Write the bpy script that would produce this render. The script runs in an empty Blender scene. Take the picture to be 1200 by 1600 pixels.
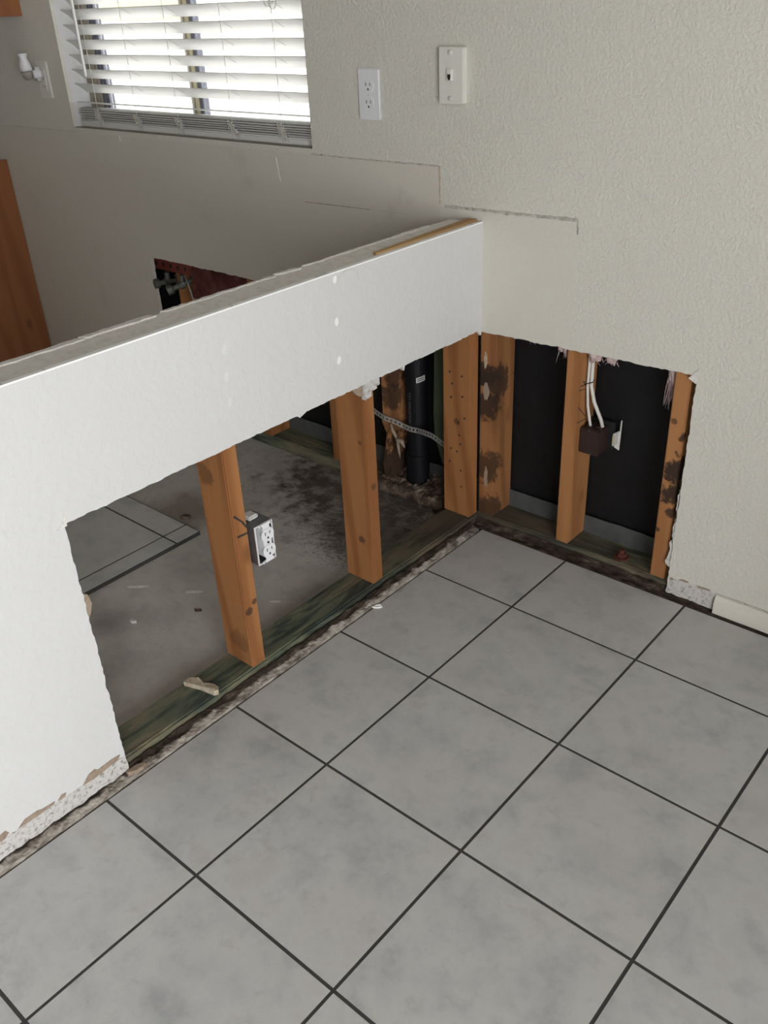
import bpy, bmesh, math, random
from mathutils import Vector, Matrix, noise as mnoise

sc = bpy.context.scene
COL = sc.collection
rng = random.Random(7)

# ------------------------------------------------------------------ camera
cd = bpy.data.cameras.new('camera'); cam = bpy.data.objects.new('camera', cd); COL.objects.link(cam)
R = ((0.75928084, 0.64942293, -0.04174275), (0.30004161, -0.40627363, -0.86308561), (-0.57746657, 0.64279981, -0.50332968))
cm = Matrix(((R[0][0], -R[1][0], -R[2][0], 1.25366), (R[0][1], -R[1][1], -R[2][1], -1.79787),
             (R[0][2], -R[1][2], -R[2][2], 1.31945), (0, 0, 0, 1)))
cam.matrix_world = cm
cd.sensor_fit = 'VERTICAL'; cd.sensor_height = 36.0; cd.lens = 1394.39 / 1600 * 36.0
cd.clip_start = 0.02; cd.clip_end = 200
sc.camera = cam

# ------------------------------------------------------------------ world, daylight, exposure
w = bpy.data.worlds.new('sky'); sc.world = w; w.use_nodes = True
bg = w.node_tree.nodes['Background']; bg.inputs[0].default_value = (0.90, 0.96, 1.0, 1); bg.inputs[1].default_value = 4.2
vs = sc.view_settings
vs.view_transform = 'Standard'; vs.look = 'None'; vs.gamma = 1.0; vs.exposure = 0.0; vs.use_curve_mapping = False
sl = bpy.data.lights.new('sun', 'SUN'); sl.energy = 5.0; sl.angle = 0.01; sl.color = (1.0, 0.98, 0.95)
so = bpy.data.objects.new('sun', sl); COL.objects.link(so); so.location = (-2, 6, 8)
so.rotation_euler = Vector((-0.22, 0.75, 1.0)).to_track_quat('Z', 'Y').to_euler()
# daylight coming in at the sliding glass door in the right-hand wall, behind the photographer
DOOR_Y0, DOOR_Y1 = -3.8, -1.7
XR, XL, YF, ZC = 2.90, -4.8, -6.2, 2.80       # extents of the room
la = bpy.data.lights.new('daylight_door', 'AREA'); la.shape = 'RECTANGLE'; la.size = 2.0; la.size_y = DOOR_Y1 - DOOR_Y0
la.energy = 112; la.color = (1.0, 0.985, 0.965)
lo = bpy.data.objects.new('daylight_door', la); COL.objects.link(lo)
lo.location = (XR + 0.17, (DOOR_Y0 + DOOR_Y1) / 2, 1.05); lo.rotation_euler = (0, math.radians(90), 0)

# ------------------------------------------------------------------ node helpers
def newmat(name):
    m = bpy.data.materials.new(name); m.use_nodes = True
    nt = m.node_tree
    return m, nt, nt.nodes['Principled BSDF']

class N:
    """small wrapper over a node tree"""
    def __init__(s, nt): s.nt = nt
    def new(s, t, **kw):
        n = s.nt.nodes.new(t)
        for k, v in kw.items(): setattr(n, k, v)
        return n
    def link(s, a, b): s.nt.links.new(a, b)
    def pos(s): return s.new('ShaderNodeNewGeometry').outputs['Position']
    def rand(s): return s.new('ShaderNodeObjectInfo').outputs['Random']
    def mapping(s, vec, scale=(1, 1, 1), loc=(0, 0, 0)):
        n = s.new('ShaderNodeMapping'); s.link(vec, n.inputs['Vector'])
        n.inputs['Scale'].default_value = scale; n.inputs['Location'].default_value = loc
        return n.outputs[0]
    def vadd(s, a, b):
        n = s.new('ShaderNodeVectorMath', operation='ADD'); s.link(a, n.inputs[0]); s.link(b, n.inputs[1]); return n.outputs[0]
    def noise(s, vec, scale, detail=4, rough=0.6, dist=0.0):
        n = s.new('ShaderNodeTexNoise'); s.link(vec, n.inputs['Vector'])
        n.inputs['Scale'].default_value = scale; n.inputs['Detail'].default_value = detail
        n.inputs['Roughness'].default_value = rough; n.inputs['Distortion'].default_value = dist
        return n.outputs['Fac']
    def ramp(s, fac, stops, interp='LINEAR'):
        n = s.new('ShaderNodeValToRGB'); n.color_ramp.interpolation = interp
        el = n.color_ramp.elements
        while len(el) < len(stops): el.new(0.5)
        for e, (p, c) in zip(el, stops):
            e.position = p; e.color = (c, c, c, 1) if isinstance(c, (int, float)) else (*c, 1)
        s.link(fac, n.inputs[0]); return n.outputs[0]
    def mix(s, fac, a, b, mode='MIX'):
        n = s.new('ShaderNodeMix', data_type='RGBA', blend_type=mode)
        for k, v in ((0, fac), (6, a), (7, b)):
            if hasattr(v, 'node'): s.link(v, n.inputs[k])
            elif k == 0: n.inputs[0].default_value = v
            else: n.inputs[k].default_value = (*v, 1)
        return n.outputs[2]
    def math(s, op, a, b=0.0, clamp=False):
        n = s.new('ShaderNodeMath', operation=op); n.use_clamp = clamp
        for k, v in ((0, a), (1, b)):
            if hasattr(v, 'node'): s.link(v, n.inputs[k])
            else: n.inputs[k].default_value = v
        return n.outputs[0]
    def dist(s, vec, p):
        n = s.new('ShaderNodeVectorMath', operation='DISTANCE'); s.link(vec, n.inputs[0]); n.inputs[1].default_value = p
        return n.outputs['Value']
    def sep(s, vec):
        n = s.new('ShaderNodeSeparateXYZ'); s.link(vec, n.inputs[0]); return n.outputs
    def bump(s, h, strength, dist, bsdf):
        n = s.new('ShaderNodeBump'); n.inputs['Strength'].default_value = strength; n.inputs['Distance'].default_value = dist
        s.link(h, n.inputs['Height']); s.link(n.outputs[0], bsdf.inputs['Normal'])

def plain(name, col, rough=0.5, metal=0.0, spec=0.5, var=0.12, vscale=30, bump=0.0):
    m, nt, b = newmat(name); n = N(nt); p = n.pos()
    f = n.noise(p, vscale, 5)
    c = n.mix(f, tuple(x * (1 - var) for x in col), tuple(min(1, x * (1 + var)) for x in col))
    n.link(c, b.inputs['Base Color'])
    b.inputs['Roughness'].default_value = rough; b.inputs['Metallic'].default_value = metal
    b.inputs['Specular IOR Level'].default_value = spec
    if bump: n.bump(n.noise(p, vscale * 4, 4), 0.6, bump, b)
    return m

def mat_wall(name, col, strength=0.5, patch=False, peel=70):
    m, nt, b = newmat(name); n = N(nt); p = n.pos()
    big = n.noise(p, 2.2, 3)
    c = n.mix(big, tuple(x * 0.96 for x in col), tuple(min(1, x * 1.03) for x in col))
    h = n.noise(p, peel, 3, 0.55, 0.4)
    h2 = n.ramp(h, [(0.38, 0.0), (0.62, 1.0)])
    if patch:
        # old backsplash outline: below it the wall is smoother and dirtier (left of the half wall, and a little to its right)
        x, y, z = n.sep(p)
        mk1 = n.math('MULTIPLY', n.math('LESS_THAN', z, 0.951), n.math('LESS_THAN', x, -0.1285))
        mk2 = n.math('MULTIPLY', n.math('LESS_THAN', z, 0.863), n.math('LESS_THAN', x, 0.253))
        mk = n.math('MAXIMUM', mk1, mk2)
        c = n.mix(n.math('ADD', n.math('MULTIPLY', mk1, 0.55), n.math('MULTIPLY', mk2, 0.12), True), c, (col[0] * 0.93, col[1] * 0.885, col[2] * 0.86))
        smudge = n.ramp(n.noise(p, 5.0, 6, 0.7), [(0.58, 0.0), (0.75, 1.0)])
        c = n.mix(n.math('MULTIPLY', n.math('MULTIPLY', smudge, mk1), 0.28), c, (0.30, 0.25, 0.21))
        h2 = n.math('MULTIPLY', h2, n.math('SUBTRACT', 1.0, n.math('MULTIPLY', mk, 0.5)))
    fine = n.noise(p, 400, 2)
    hh = n.math('ADD', h2, n.math('MULTIPLY', fine, 0.12))
    n.bump(hh, strength, 0.0022, b)
    n.link(c, b.inputs['Base Color']); b.inputs['Roughness'].default_value = 0.62
    b.inputs['Specular IOR Level'].default_value = 0.3
    return m

def mat_wood(name, light, dark, axis='Z', rot=None, rough=0.65, ringscale=7.0, grain=1.0):
    m, nt, b = newmat(name); n = N(nt); p = n.pos(); r = n.rand()
    cx = n.new('ShaderNodeCombineXYZ')
    n.link(n.math('MULTIPLY', r, 37.0), cx.inputs[0]); n.link(n.math('MULTIPLY', r, 91.0), cx.inputs[1]); n.link(n.math('MULTIPLY', r, 53.0), cx.inputs[2])
    q = n.vadd(p, cx.outputs[0])
    k = 'XYZ'.index(axis)
    sA = [1, 1, 1]; sA[k] = 0.10
    sB = [1, 1, 1]; sB[k] = 0.025
    qa = n.mapping(q, tuple(sA)); qb = n.mapping(q, tuple(sB))
    wv = n.new('ShaderNodeTexWave', wave_type='BANDS', bands_direction='DIAGONAL'); n.link(qa, wv.inputs['Vector'])
    wv.inputs['Scale'].default_value = ringscale; wv.inputs['Distortion'].default_value = 7.0; wv.inputs['Detail'].default_value = 2.0
    wv.inputs['Detail Scale'].default_value = 1.4
    fine = n.noise(qb, 160, 4, 0.6)
    g = n.math('ADD', n.math('MULTIPLY', n.ramp(wv.outputs['Fac'], [(0.35, 0.0), (0.98, 1.0)]), 0.62), n.math('MULTIPLY', fine, 0.45))
    c = n.mix(n.math('MULTIPLY', g, grain, True), light, dark)
    tint = n.mix(r, (0.88, 0.86, 0.85), (1.0, 1.0, 1.0))
    c = n.mix(1.0, c, tint, 'MULTIPLY')
    vo = n.new('ShaderNodeTexVoronoi'); n.link(n.mapping(q, tuple(1 if i != k else 0.55 for i in range(3))), vo.inputs['Vector'])
    vo.inputs['Scale'].default_value = 7.5
    knot = n.ramp(vo.outputs['Distance'], [(0.05, 1.0), (0.15, 0.0)])
    c = n.mix(n.math('MULTIPLY', knot, 0.7), c, (dark[0] * 0.35, dark[1] * 0.3, dark[2] * 0.3))
    if rot:
        for (pt, rad, amt) in rot:
            d = n.math('ADD', n.math('DIVIDE', n.dist(p, pt), rad), n.math('MULTIPLY', n.math('SUBTRACT', n.noise(p, 42, 6, 0.72), 0.5), 2.1))
            mk = n.ramp(d, [(0.62, 1.0), (0.86, 0.0)])
            c = n.mix(n.math('MULTIPLY', mk, amt), c, (0.035, 0.022, 0.016))
    n.link(c, b.inputs['Base Color']); b.inputs['Roughness'].default_value = rough
    b.inputs['Specular IOR Level'].default_value = 0.25
    n.bump(g, 0.35, 0.0012, b)
    return m

def mat_plate(name, axis):
    """pressure treated sole plate: green, streaked with black mould and brown wear"""
    m, nt, b = newmat(name); n = N(nt); p = n.pos(); k = 'XYZ'.index(axis)
    sA = [1, 1, 1]; sA[k] = 0.14
    q = n.mapping(p, tuple(sA))
    f = n.noise(q, 26, 6, 0.65, 0.6); f2 = n.noise(q, 60, 5, 0.6, 0.3); f3 = n.noise(p, 5.5, 3)
    c = n.ramp(f, [(0.33, (0.010, 0.015, 0.013)), (0.42, (0.035, 0.050, 0.038)), (0.49, (0.125, 0.135, 0.085)), (0.58, (0.21, 0.18, 0.115)), (0.70, (0.085, 0.060, 0.042))])
    c = n.mix(n.ramp(f2, [(0.5, 0.0), (0.72, 0.75)]), c, (0.03, 0.035, 0.03))
    c = n.mix(n.ramp(f3, [(0.45, 0.0), (0.66, 0.45)]), c, n.mix(f, (0.008, 0.014, 0.013), (0.085, 0.125, 0.105)))
    # browner and blacker towards the corner of the two walls
    d = n.math('ADD', n.dist(p, (0.0, 0.0, 0.0)), n.math('MULTIPLY', n.noise(p, 9, 4), 0.25))
    c = n.mix(n.ramp(d, [(0.20, 0.75), (0.75, 0.0)]), c, n.mix(f2, (0.02, 0.014, 0.011), (0.10, 0.065, 0.042)))
    n.link(c, b.inputs['Base Color']); b.inputs['Roughness'].default_value = 0.75
    n.bump(n.math('ADD', f, f2), 0.5, 0.003, b)
    return m

def mat_tile():
    m, nt, b = newmat('glazed_tile'); n = N(nt); p = n.pos(); r = n.rand()
    cx = n.new('ShaderNodeCombineXYZ')
    for i, kx in enumerate((31.0, 47.0, 13.0)): n.link(n.math('MULTIPLY', r, kx), cx.inputs[i])
    q = n.vadd(p, cx.outputs[0])
    a = n.noise(q, 9.0, 8, 0.66, 0.15); a2 = n.noise(n.mapping(q, (1, 1, 1), (5, 9, 3)), 17, 7, 0.7, 0.2); a3 = n.noise(q, 2.4, 2)
    c = n.ramp(a, [(0.30, (0.34, 0.345, 0.35)), (0.42, (0.44, 0.442, 0.438)), (0.55, (0.50, 0.498, 0.488)), (0.72, (0.455, 0.43, 0.41))])
    c = n.mix(n.ramp(a2, [(0.52, 0.0), (0.68, 0.6)]), c, (0.345, 0.345, 0.345))
    c = n.mix(n.ramp(a3, [(0.45, 0.0), (0.8, 0.35)]), c, (0.49, 0.455, 0.43))
    c = n.mix(n.ramp(n.noise(q, 48, 3), [(0.70, 0.0), (0.78, 0.45)]), c, (0.30, 0.29, 0.28))
    n.link(c, b.inputs['Base Color'])
    b.inputs['Roughness'].default_value = 0.42; b.inputs['Specular IOR Level'].default_value = 0.4
    n.bump(n.noise(q, 14, 4), 0.25, 0.0015, b)
    return m

def mat_slab():
    m, nt, b = newmat('concrete_slab'); n = N(nt); p = n.pos()
    a = n.noise(p, 4.0, 8, 0.62); f = n.noise(p, 22, 7, 0.7); s = n.noise(p, 90, 5)
    c = n.ramp(a, [(0.3, (0.33, 0.305, 0.28)), (0.5, (0.47, 0.44, 0.41)), (0.72, (0.55, 0.52, 0.485))])
    c = n.mix(n.ramp(f, [(0.50, 0.0), (0.75, 0.5)]), c, (0.24, 0.21, 0.19))
    # mould and wet dirt spread from the drain
    d = n.math('ADD', n.math('DIVIDE', n.dist(p, (-0.42, 0.05, 0.0)), 0.42), n.math('MULTIPLY', n.math('SUBTRACT', f, 0.5), 1.6))
    mk = n.ramp(d, [(0.55, 1.0), (1.1, 0.0)])
    dirt = n.ramp(f, [(0.36, (0.035, 0.025, 0.02)), (0.5, (0.11, 0.085, 0.07)), (0.62, (0.26, 0.23, 0.21)), (0.75, (0.12, 0.08, 0.055))])
    c = n.mix(n.math('MULTIPLY', mk, 0.92), c, dirt)
    d2 = n.math('ADD', n.math('DIVIDE', n.dist(p, (-0.22, -0.20, 0.0)), 0.20), n.math('MULTIPLY', n.math('SUBTRACT', s, 0.5), 2.2))
    c = n.mix(n.math('MULTIPLY', n.ramp(d2, [(0.5, 1.0), (1.0, 0.0)]), 0.7), c, (0.06, 0.048, 0.042))
    d3 = n.math('ADD', n.math('DIVIDE', n.dist(p, (-0.75, -0.44, 0.0)), 0.17), n.math('MULTIPLY', n.math('SUBTRACT', f, 0.5), 2.0))
    c = n.mix(n.math('MULTIPLY', n.ramp(d3, [(0.4, 1.0), (1.0, 0.0)]), 0.6), c, (0.17, 0.115, 0.085))
    d4 = n.math('ADD', n.math('DIVIDE', n.dist(p, (-0.47, -0.93, 0.0)), 0.07), n.math('MULTIPLY', n.math('SUBTRACT', f, 0.5), 1.6))
    c = n.mix(n.math('MULTIPLY', n.ramp(d4, [(0.3, 1.0), (1.0, 0.0)]), 0.5), c, (0.16, 0.14, 0.13))
    # beige strip next to the sole plate
    x, y, z = n.sep(p)
    xx = n.math('ADD', x, n.math('MULTIPLY', n.math('SUBTRACT', a, 0.5), 0.05))
    st = n.math('MULTIPLY', n.ramp(xx, [(0.0, 0.0), (1.0, 0.0)]), 0)
    band = n.math('MULTIPLY', n.math('GREATER_THAN', xx, -0.135), n.math('LESS_THAN', y, -0.35))
    c = n.mix(n.math('MULTIPLY', band, 0.45), c, (0.42, 0.38, 0.28))
    n.link(c, b.inputs['Base Color']); b.inputs['Roughness'].default_value = 0.8
    n.bump(n.math('ADD', f, n.math('MULTIPLY', s, 0.5)), 0.5, 0.004, b)
    return m

def mat_mottled(name, stops, scale=120, rough=0.9, bump=0.001, stretch=(1, 1, 1)):
    m, nt, b = newmat(name); n = N(nt); p = n.mapping(n.pos(), stretch)
    f = n.noise(p, scale, 6, 0.7)
    n.link(n.ramp(f, stops), b.inputs['Base Color']); b.inputs['Roughness'].default_value = rough
    b.inputs['Specular IOR Level'].default_value = 0.2
    n.bump(f, 0.6, bump, b)
    return m

def mat_glass(name):
    m = bpy.data.materials.new(name); m.use_nodes = True; nt = m.node_tree; nt.nodes.clear(); n = N(nt)
    o = n.new('ShaderNodeOutputMaterial'); mx = n.new('ShaderNodeMixShader'); t = n.new('ShaderNodeBsdfTransparent'); g = n.new('ShaderNodeBsdfGlossy')
    g.inputs['Roughness'].default_value = 0.02
    mx.inputs[0].default_value = 0.06
    n.link(t.outputs[0], mx.inputs[1]); n.link(g.outputs[0], mx.inputs[2]); n.link(mx.outputs[0], o.inputs[0])
    return m

M = {}
M['wall'] = mat_wall('cream_orange_peel_paint', (0.635, 0.616, 0.556), 0.40, patch=True, peel=120)
M['white'] = mat_wall('smooth_white_paint', (0.64, 0.637, 0.637), 0.28, peel=45)
M['ceil'] = mat_wall('ceiling_paint', (0.46, 0.44, 0.41), 0.3)
M['gyp'] = mat_mottled('gypsum_cut', [(0.3, (0.42, 0.40, 0.38)), (0.55, (0.62, 0.60, 0.57)), (0.8, (0.72, 0.70, 0.68))], 160)
M['cap'] = mat_mottled('bare_grey_cap', [(0.25, (0.55, 0.52, 0.47)), (0.5, (0.72, 0.685, 0.635)), (0.75, (0.79, 0.755, 0.705))], 60)
M['paper'] = mat_mottled('white_torn_paper', [(0.3, (0.55, 0.52, 0.48)), (0.6, (0.74, 0.72, 0.69))], 140)
M['tanpaper'] = mat_mottled('tan_torn_paper', [(0.3, (0.24, 0.18, 0.135)), (0.6, (0.36, 0.28, 0.215))], 90)
M['bare'] = mat_mottled('scraped_gypsum', [(0.38, (0.27, 0.25, 0.235)), (0.47, (0.55, 0.53, 0.515)), (0.8, (0.66, 0.64, 0.625))], 110)
M['stud'] = mat_wood('fir_stud', (0.375, 0.168, 0.063), (0.235, 0.092, 0.032),
                     rot=[((-0.0125, -0.838, 0.178), 0.012, 0.75), ((-0.0125, -0.820, 0.196), 0.009, 0.75), ((-0.042, -0.441, 0.151), 0.014, 0.7), ((-0.055, -0.031, 0.315), 0.016, 0.6),
                          ((-0.075, -0.849, 0.50), 0.030, 0.45), ((-0.05, -0.849, 0.09), 0.035, 0.35), ((-0.0125, -0.42, 0.30), 0.010, 0.6), ((-0.03, -0.441, 0.42), 0.008, 0.6)])
M['stud_pale'] = mat_wood('pale_fir_stud', (0.45, 0.215, 0.085), (0.31, 0.135, 0.05))
M['stud_rot'] = mat_wood('stained_corner_stud', (0.36, 0.165, 0.065), (0.20, 0.085, 0.033),
                         rot=[((0.006, 0.012, 0.45), 0.045, 0.9), ((0.006, 0.012, 0.36), 0.055, 0.9), ((0.03, 0.03, 0.43), 0.06, 0.85), ((0.012, 0.012, 0.18), 0.06, 0.8), ((0.02, 0.02, 0.05), 0.05, 0.8)])
M['stud_rot2'] = mat_wood('termite_eaten_stud', (0.47, 0.225, 0.09), (0.32, 0.14, 0.052),
                          rot=[((0.551, 0.014, 0.33), 0.05, 0.97), ((0.551, 0.014, 0.27), 0.045, 0.97), ((0.55, 0.014, 0.22), 0.022, 0.9), ((0.523, 0.0125, 0.453), 0.012, 0.7), ((0.517, 0.0125, 0.162), 0.008, 0.8), ((0.553, 0.014, 0.42), 0.018, 0.9)])
M['stud_wet'] = mat_wood('rotten_kitchen_stud', (0.36, 0.17, 0.07), (0.17, 0.07, 0.03),
                         rot=[((-0.36, 0.03, 0.05), 0.16, 0.93), ((-0.33, 0.03, 0.30), 0.05, 0.8), ((-0.32, 0.03, 0.36), 0.05, 0.8)])
M['strip'] = mat_wood('tan_wood_strip', (0.56, 0.37, 0.18), (0.42, 0.25, 0.11), axis='Y')
M['plate_y'] = mat_plate('treated_plate_y', 'Y'); M['plate_x'] = mat_plate('treated_plate_x', 'X')
M['tile'] = mat_tile(); M['slab'] = mat_slab()
M['grout'] = plain('dark_grout', (0.046, 0.043, 0.040), 0.9, var=0.35, vscale=60)
M['felt'] = plain('black_building_paper', (0.009, 0.009, 0.010), 0.55, spec=0.25, var=0.4, vscale=12, bump=0.004)
M['flash'] = plain('dull_flashing', (0.10, 0.105, 0.105), 0.6, metal=0.3, var=0.4, vscale=25)
M['plastic'] = plain('white_plastic', (0.74, 0.745, 0.77), 0.35, var=0.02)
M['plastic_w'] = plain('warm_white_plastic', (0.70, 0.685, 0.635), 0.4, var=0.02)
M['slot'] = plain('dark_slot', (0.012, 0.012, 0.012), 0.6)
M['screw'] = plain('painted_screw', (0.66, 0.65, 0.61), 0.3, metal=0.2)
M['steel'] = plain('dusty_galvanised_steel', (0.13, 0.13, 0.14), 0.5, metal=0.6, var=0.5, vscale=60)
M['brass'] = plain('brown_screw', (0.25, 0.19, 0.11), 0.4, metal=0.6)
M['brown_box'] = plain('brown_bakelite', (0.036, 0.019, 0.016), 0.4, var=0.3, vscale=50)
M['cable'] = plain('white_cable_sheath', (0.66, 0.63, 0.58), 0.5)
M['pencil'] = plain('black_marker', (0.03, 0.028, 0.032), 0.8, var=0.5, vscale=200)
M['abs'] = plain('black_abs_pipe', (0.007, 0.007, 0.009), 0.45, spec=0.22, var=0.2)
M['print'] = plain('grey_pipe_print', (0.10, 0.105, 0.115), 0.8)
M['sticker'] = plain('white_sticker', (0.50, 0.50, 0.49), 0.6)
M['strap'] = plain('galvanised_strap', (0.30, 0.29, 0.275), 0.5, metal=0.35, var=0.3, vscale=60)
M['greenboard'] = plain('green_board', (0.085, 0.105, 0.062), 0.85, var=0.3, vscale=20)
M['pink'] = plain('pink_fibreglass', (0.56, 0.43, 0.42), 0.95, var=0.3, vscale=70)
M['rust'] = mat_mottled('rusted_iron', [(0.3, (0.03, 0.012, 0.01)), (0.5, (0.10, 0.033, 0.024)), (0.75, (0.17, 0.07, 0.05))], 120)
M['valve'] = plain('grey_dirty_brass', (0.13, 0.135, 0.125), 0.5, metal=0.5, var=0.5, vscale=80)
M['redboard'] = mat_mottled('red_stained_board', [(0.3, (0.05, 0.014, 0.013)), (0.55, (0.12, 0.038, 0.034)), (0.8, (0.20, 0.10, 0.09))], 14, 0.8)
M['redmetal'] = plain('red_oxide_bracket', (0.22, 0.052, 0.035), 0.6, var=0.4, vscale=40)
M['cab'] = mat_wood('oak_cabinet', (0.33, 0.135, 0.058), (0.23, 0.085, 0.036), rough=0.45, grain=0.8)
M['vinyl'] = plain('white_vinyl', (0.78, 0.78, 0.77), 0.4, var=0.02)
M['cord'] = plain('blind_cord', (0.58, 0.56, 0.52), 0.8)
M['glass'] = mat_glass('window_glass')
M['caulk'] = mat_mottled('dirty_caulk', [(0.32, (0.22, 0.21, 0.19)), (0.46, (0.40, 0.385, 0.345)), (0.62, (0.56, 0.54, 0.485))], 45)
M['caulk_tan'] = mat_mottled('tan_caulk', [(0.3, (0.33, 0.24, 0.14)), (0.6, (0.55, 0.49, 0.40))], 70)
M['spackle'] = plain('white_spackle', (0.90, 0.90, 0.89), 0.8, var=0.02)
M['spackle_dull'] = plain('painted_over_spackle', (0.70, 0.70, 0.70), 0.8, var=0.02)
M['base'] = mat_wall('cream_baseboard', (0.66, 0.635, 0.565), 0.15, peel=30)
def mat_mud():
    """pale crumbled board along the tile edge, dark wet dirt against the sole plate and in the corner"""
    m, nt, b = newmat('gypsum_mortar_rubble'); n = N(nt); p = n.pos(); q = n.mapping(p, (1, 0.35, 1))
    f = n.noise(q, 75, 6, 0.7)
    c = n.ramp(f, [(0.30, (0.06, 0.048, 0.038)), (0.42, (0.19, 0.16, 0.135)), (0.55, (0.38, 0.345, 0.305)), (0.75, (0.52, 0.49, 0.45))])
    dk = n.ramp(f, [(0.35, (0.012, 0.009, 0.007)), (0.55, (0.05, 0.036, 0.027)), (0.75, (0.15, 0.115, 0.09))])
    x, y, z = n.sep(p)
    e1 = n.ramp(n.math('ADD', n.math('MULTIPLY', n.math('ADD', x, 0.012), 26.0), n.math('MULTIPLY', n.math('SUBTRACT', n.noise(p, 22, 4), 0.5), 0.7)), [(0.42, 1.0), (0.58, 0.0)])
    e2 = n.ramp(n.math('ADD', n.math('ADD', y, 1.0), n.math('MULTIPLY', n.math('SUBTRACT', n.noise(p, 14, 4), 0.5), 0.5)), [(0.86, 0.0), (1.0, 0.75)])
    c = n.mix(n.math('MAXIMUM', e1, e2), c, dk)
    n.link(c, b.inputs['Base Color']); b.inputs['Roughness'].default_value = 0.9; b.inputs['Specular IOR Level'].default_value = 0.2
    n.bump(f, 0.6, 0.003, b); return m
M['mud'] = mat_mud()
M['mud_dark'] = mat_mottled('dark_rubble', [(0.35, (0.012, 0.009, 0.007)), (0.55, (0.05, 0.035, 0.026)), (0.75, (0.16, 0.125, 0.10))], 70, bump=0.003, stretch=(0.35, 1, 1))
M['stucco'] = plain('white_stucco', (0.85, 0.84, 0.80), 0.9, var=0.05, bump=0.002)
M['yellow'] = plain('pale_yellow_siding', (0.50, 0.45, 0.30), 0.8, var=0.04)
M['alu'] = plain('tan_aluminium', (0.34, 0.30, 0.25), 0.5, metal=0.3, var=0.15)
M['alu_dark'] = plain('dark_aluminium', (0.12, 0.12, 0.15), 0.5, metal=0.3, var=0.15)
M['ground'] = plain('pale_concrete_yard', (0.6, 0.58, 0.54), 0.9, var=0.1)
M['bulb'] = plain('smoky_bulb_cover', (0.30, 0.29, 0.26), 0.15, var=0.2)

# slats: slightly translucent white vinyl
def mat_slat():
    m, nt, b = newmat('white_slat'); n = N(nt)
    b.inputs['Base Color'].default_value = (0.80, 0.795, 0.78, 1); b.inputs['Roughness'].default_value = 0.4
    tr = n.new('ShaderNodeBsdfTranslucent'); tr.inputs[0].default_value = (0.80, 0.79, 0.77, 1)
    mx = n.new('ShaderNodeMixShader'); mx.inputs[0].default_value = 0.30
    out = nt.nodes['Material Output']
    n.link(b.outputs[0], mx.inputs[1]); n.link(tr.outputs[0], mx.inputs[2]); n.link(mx.outputs[0], out.inputs[0])
    return m
M['slat'] = mat_slat()

# ------------------------------------------------------------------ mesh helpers
WLOC = {}
def tag(o, label=None, cat=None, group=None, kind=None):
    if label: o['label'] = label
    if cat: o['category'] = cat
    if group: o['group'] = group
    if kind: o['kind'] = kind
    return o
def empty(name, loc, label=None, cat=None, group=None, kind=None):
    o = bpy.data.objects.new(name, None); COL.objects.link(o); o.location = loc; o.empty_display_size = 0.05
    WLOC[o] = Vector(loc); return tag(o, label, cat, group, kind)

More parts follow.
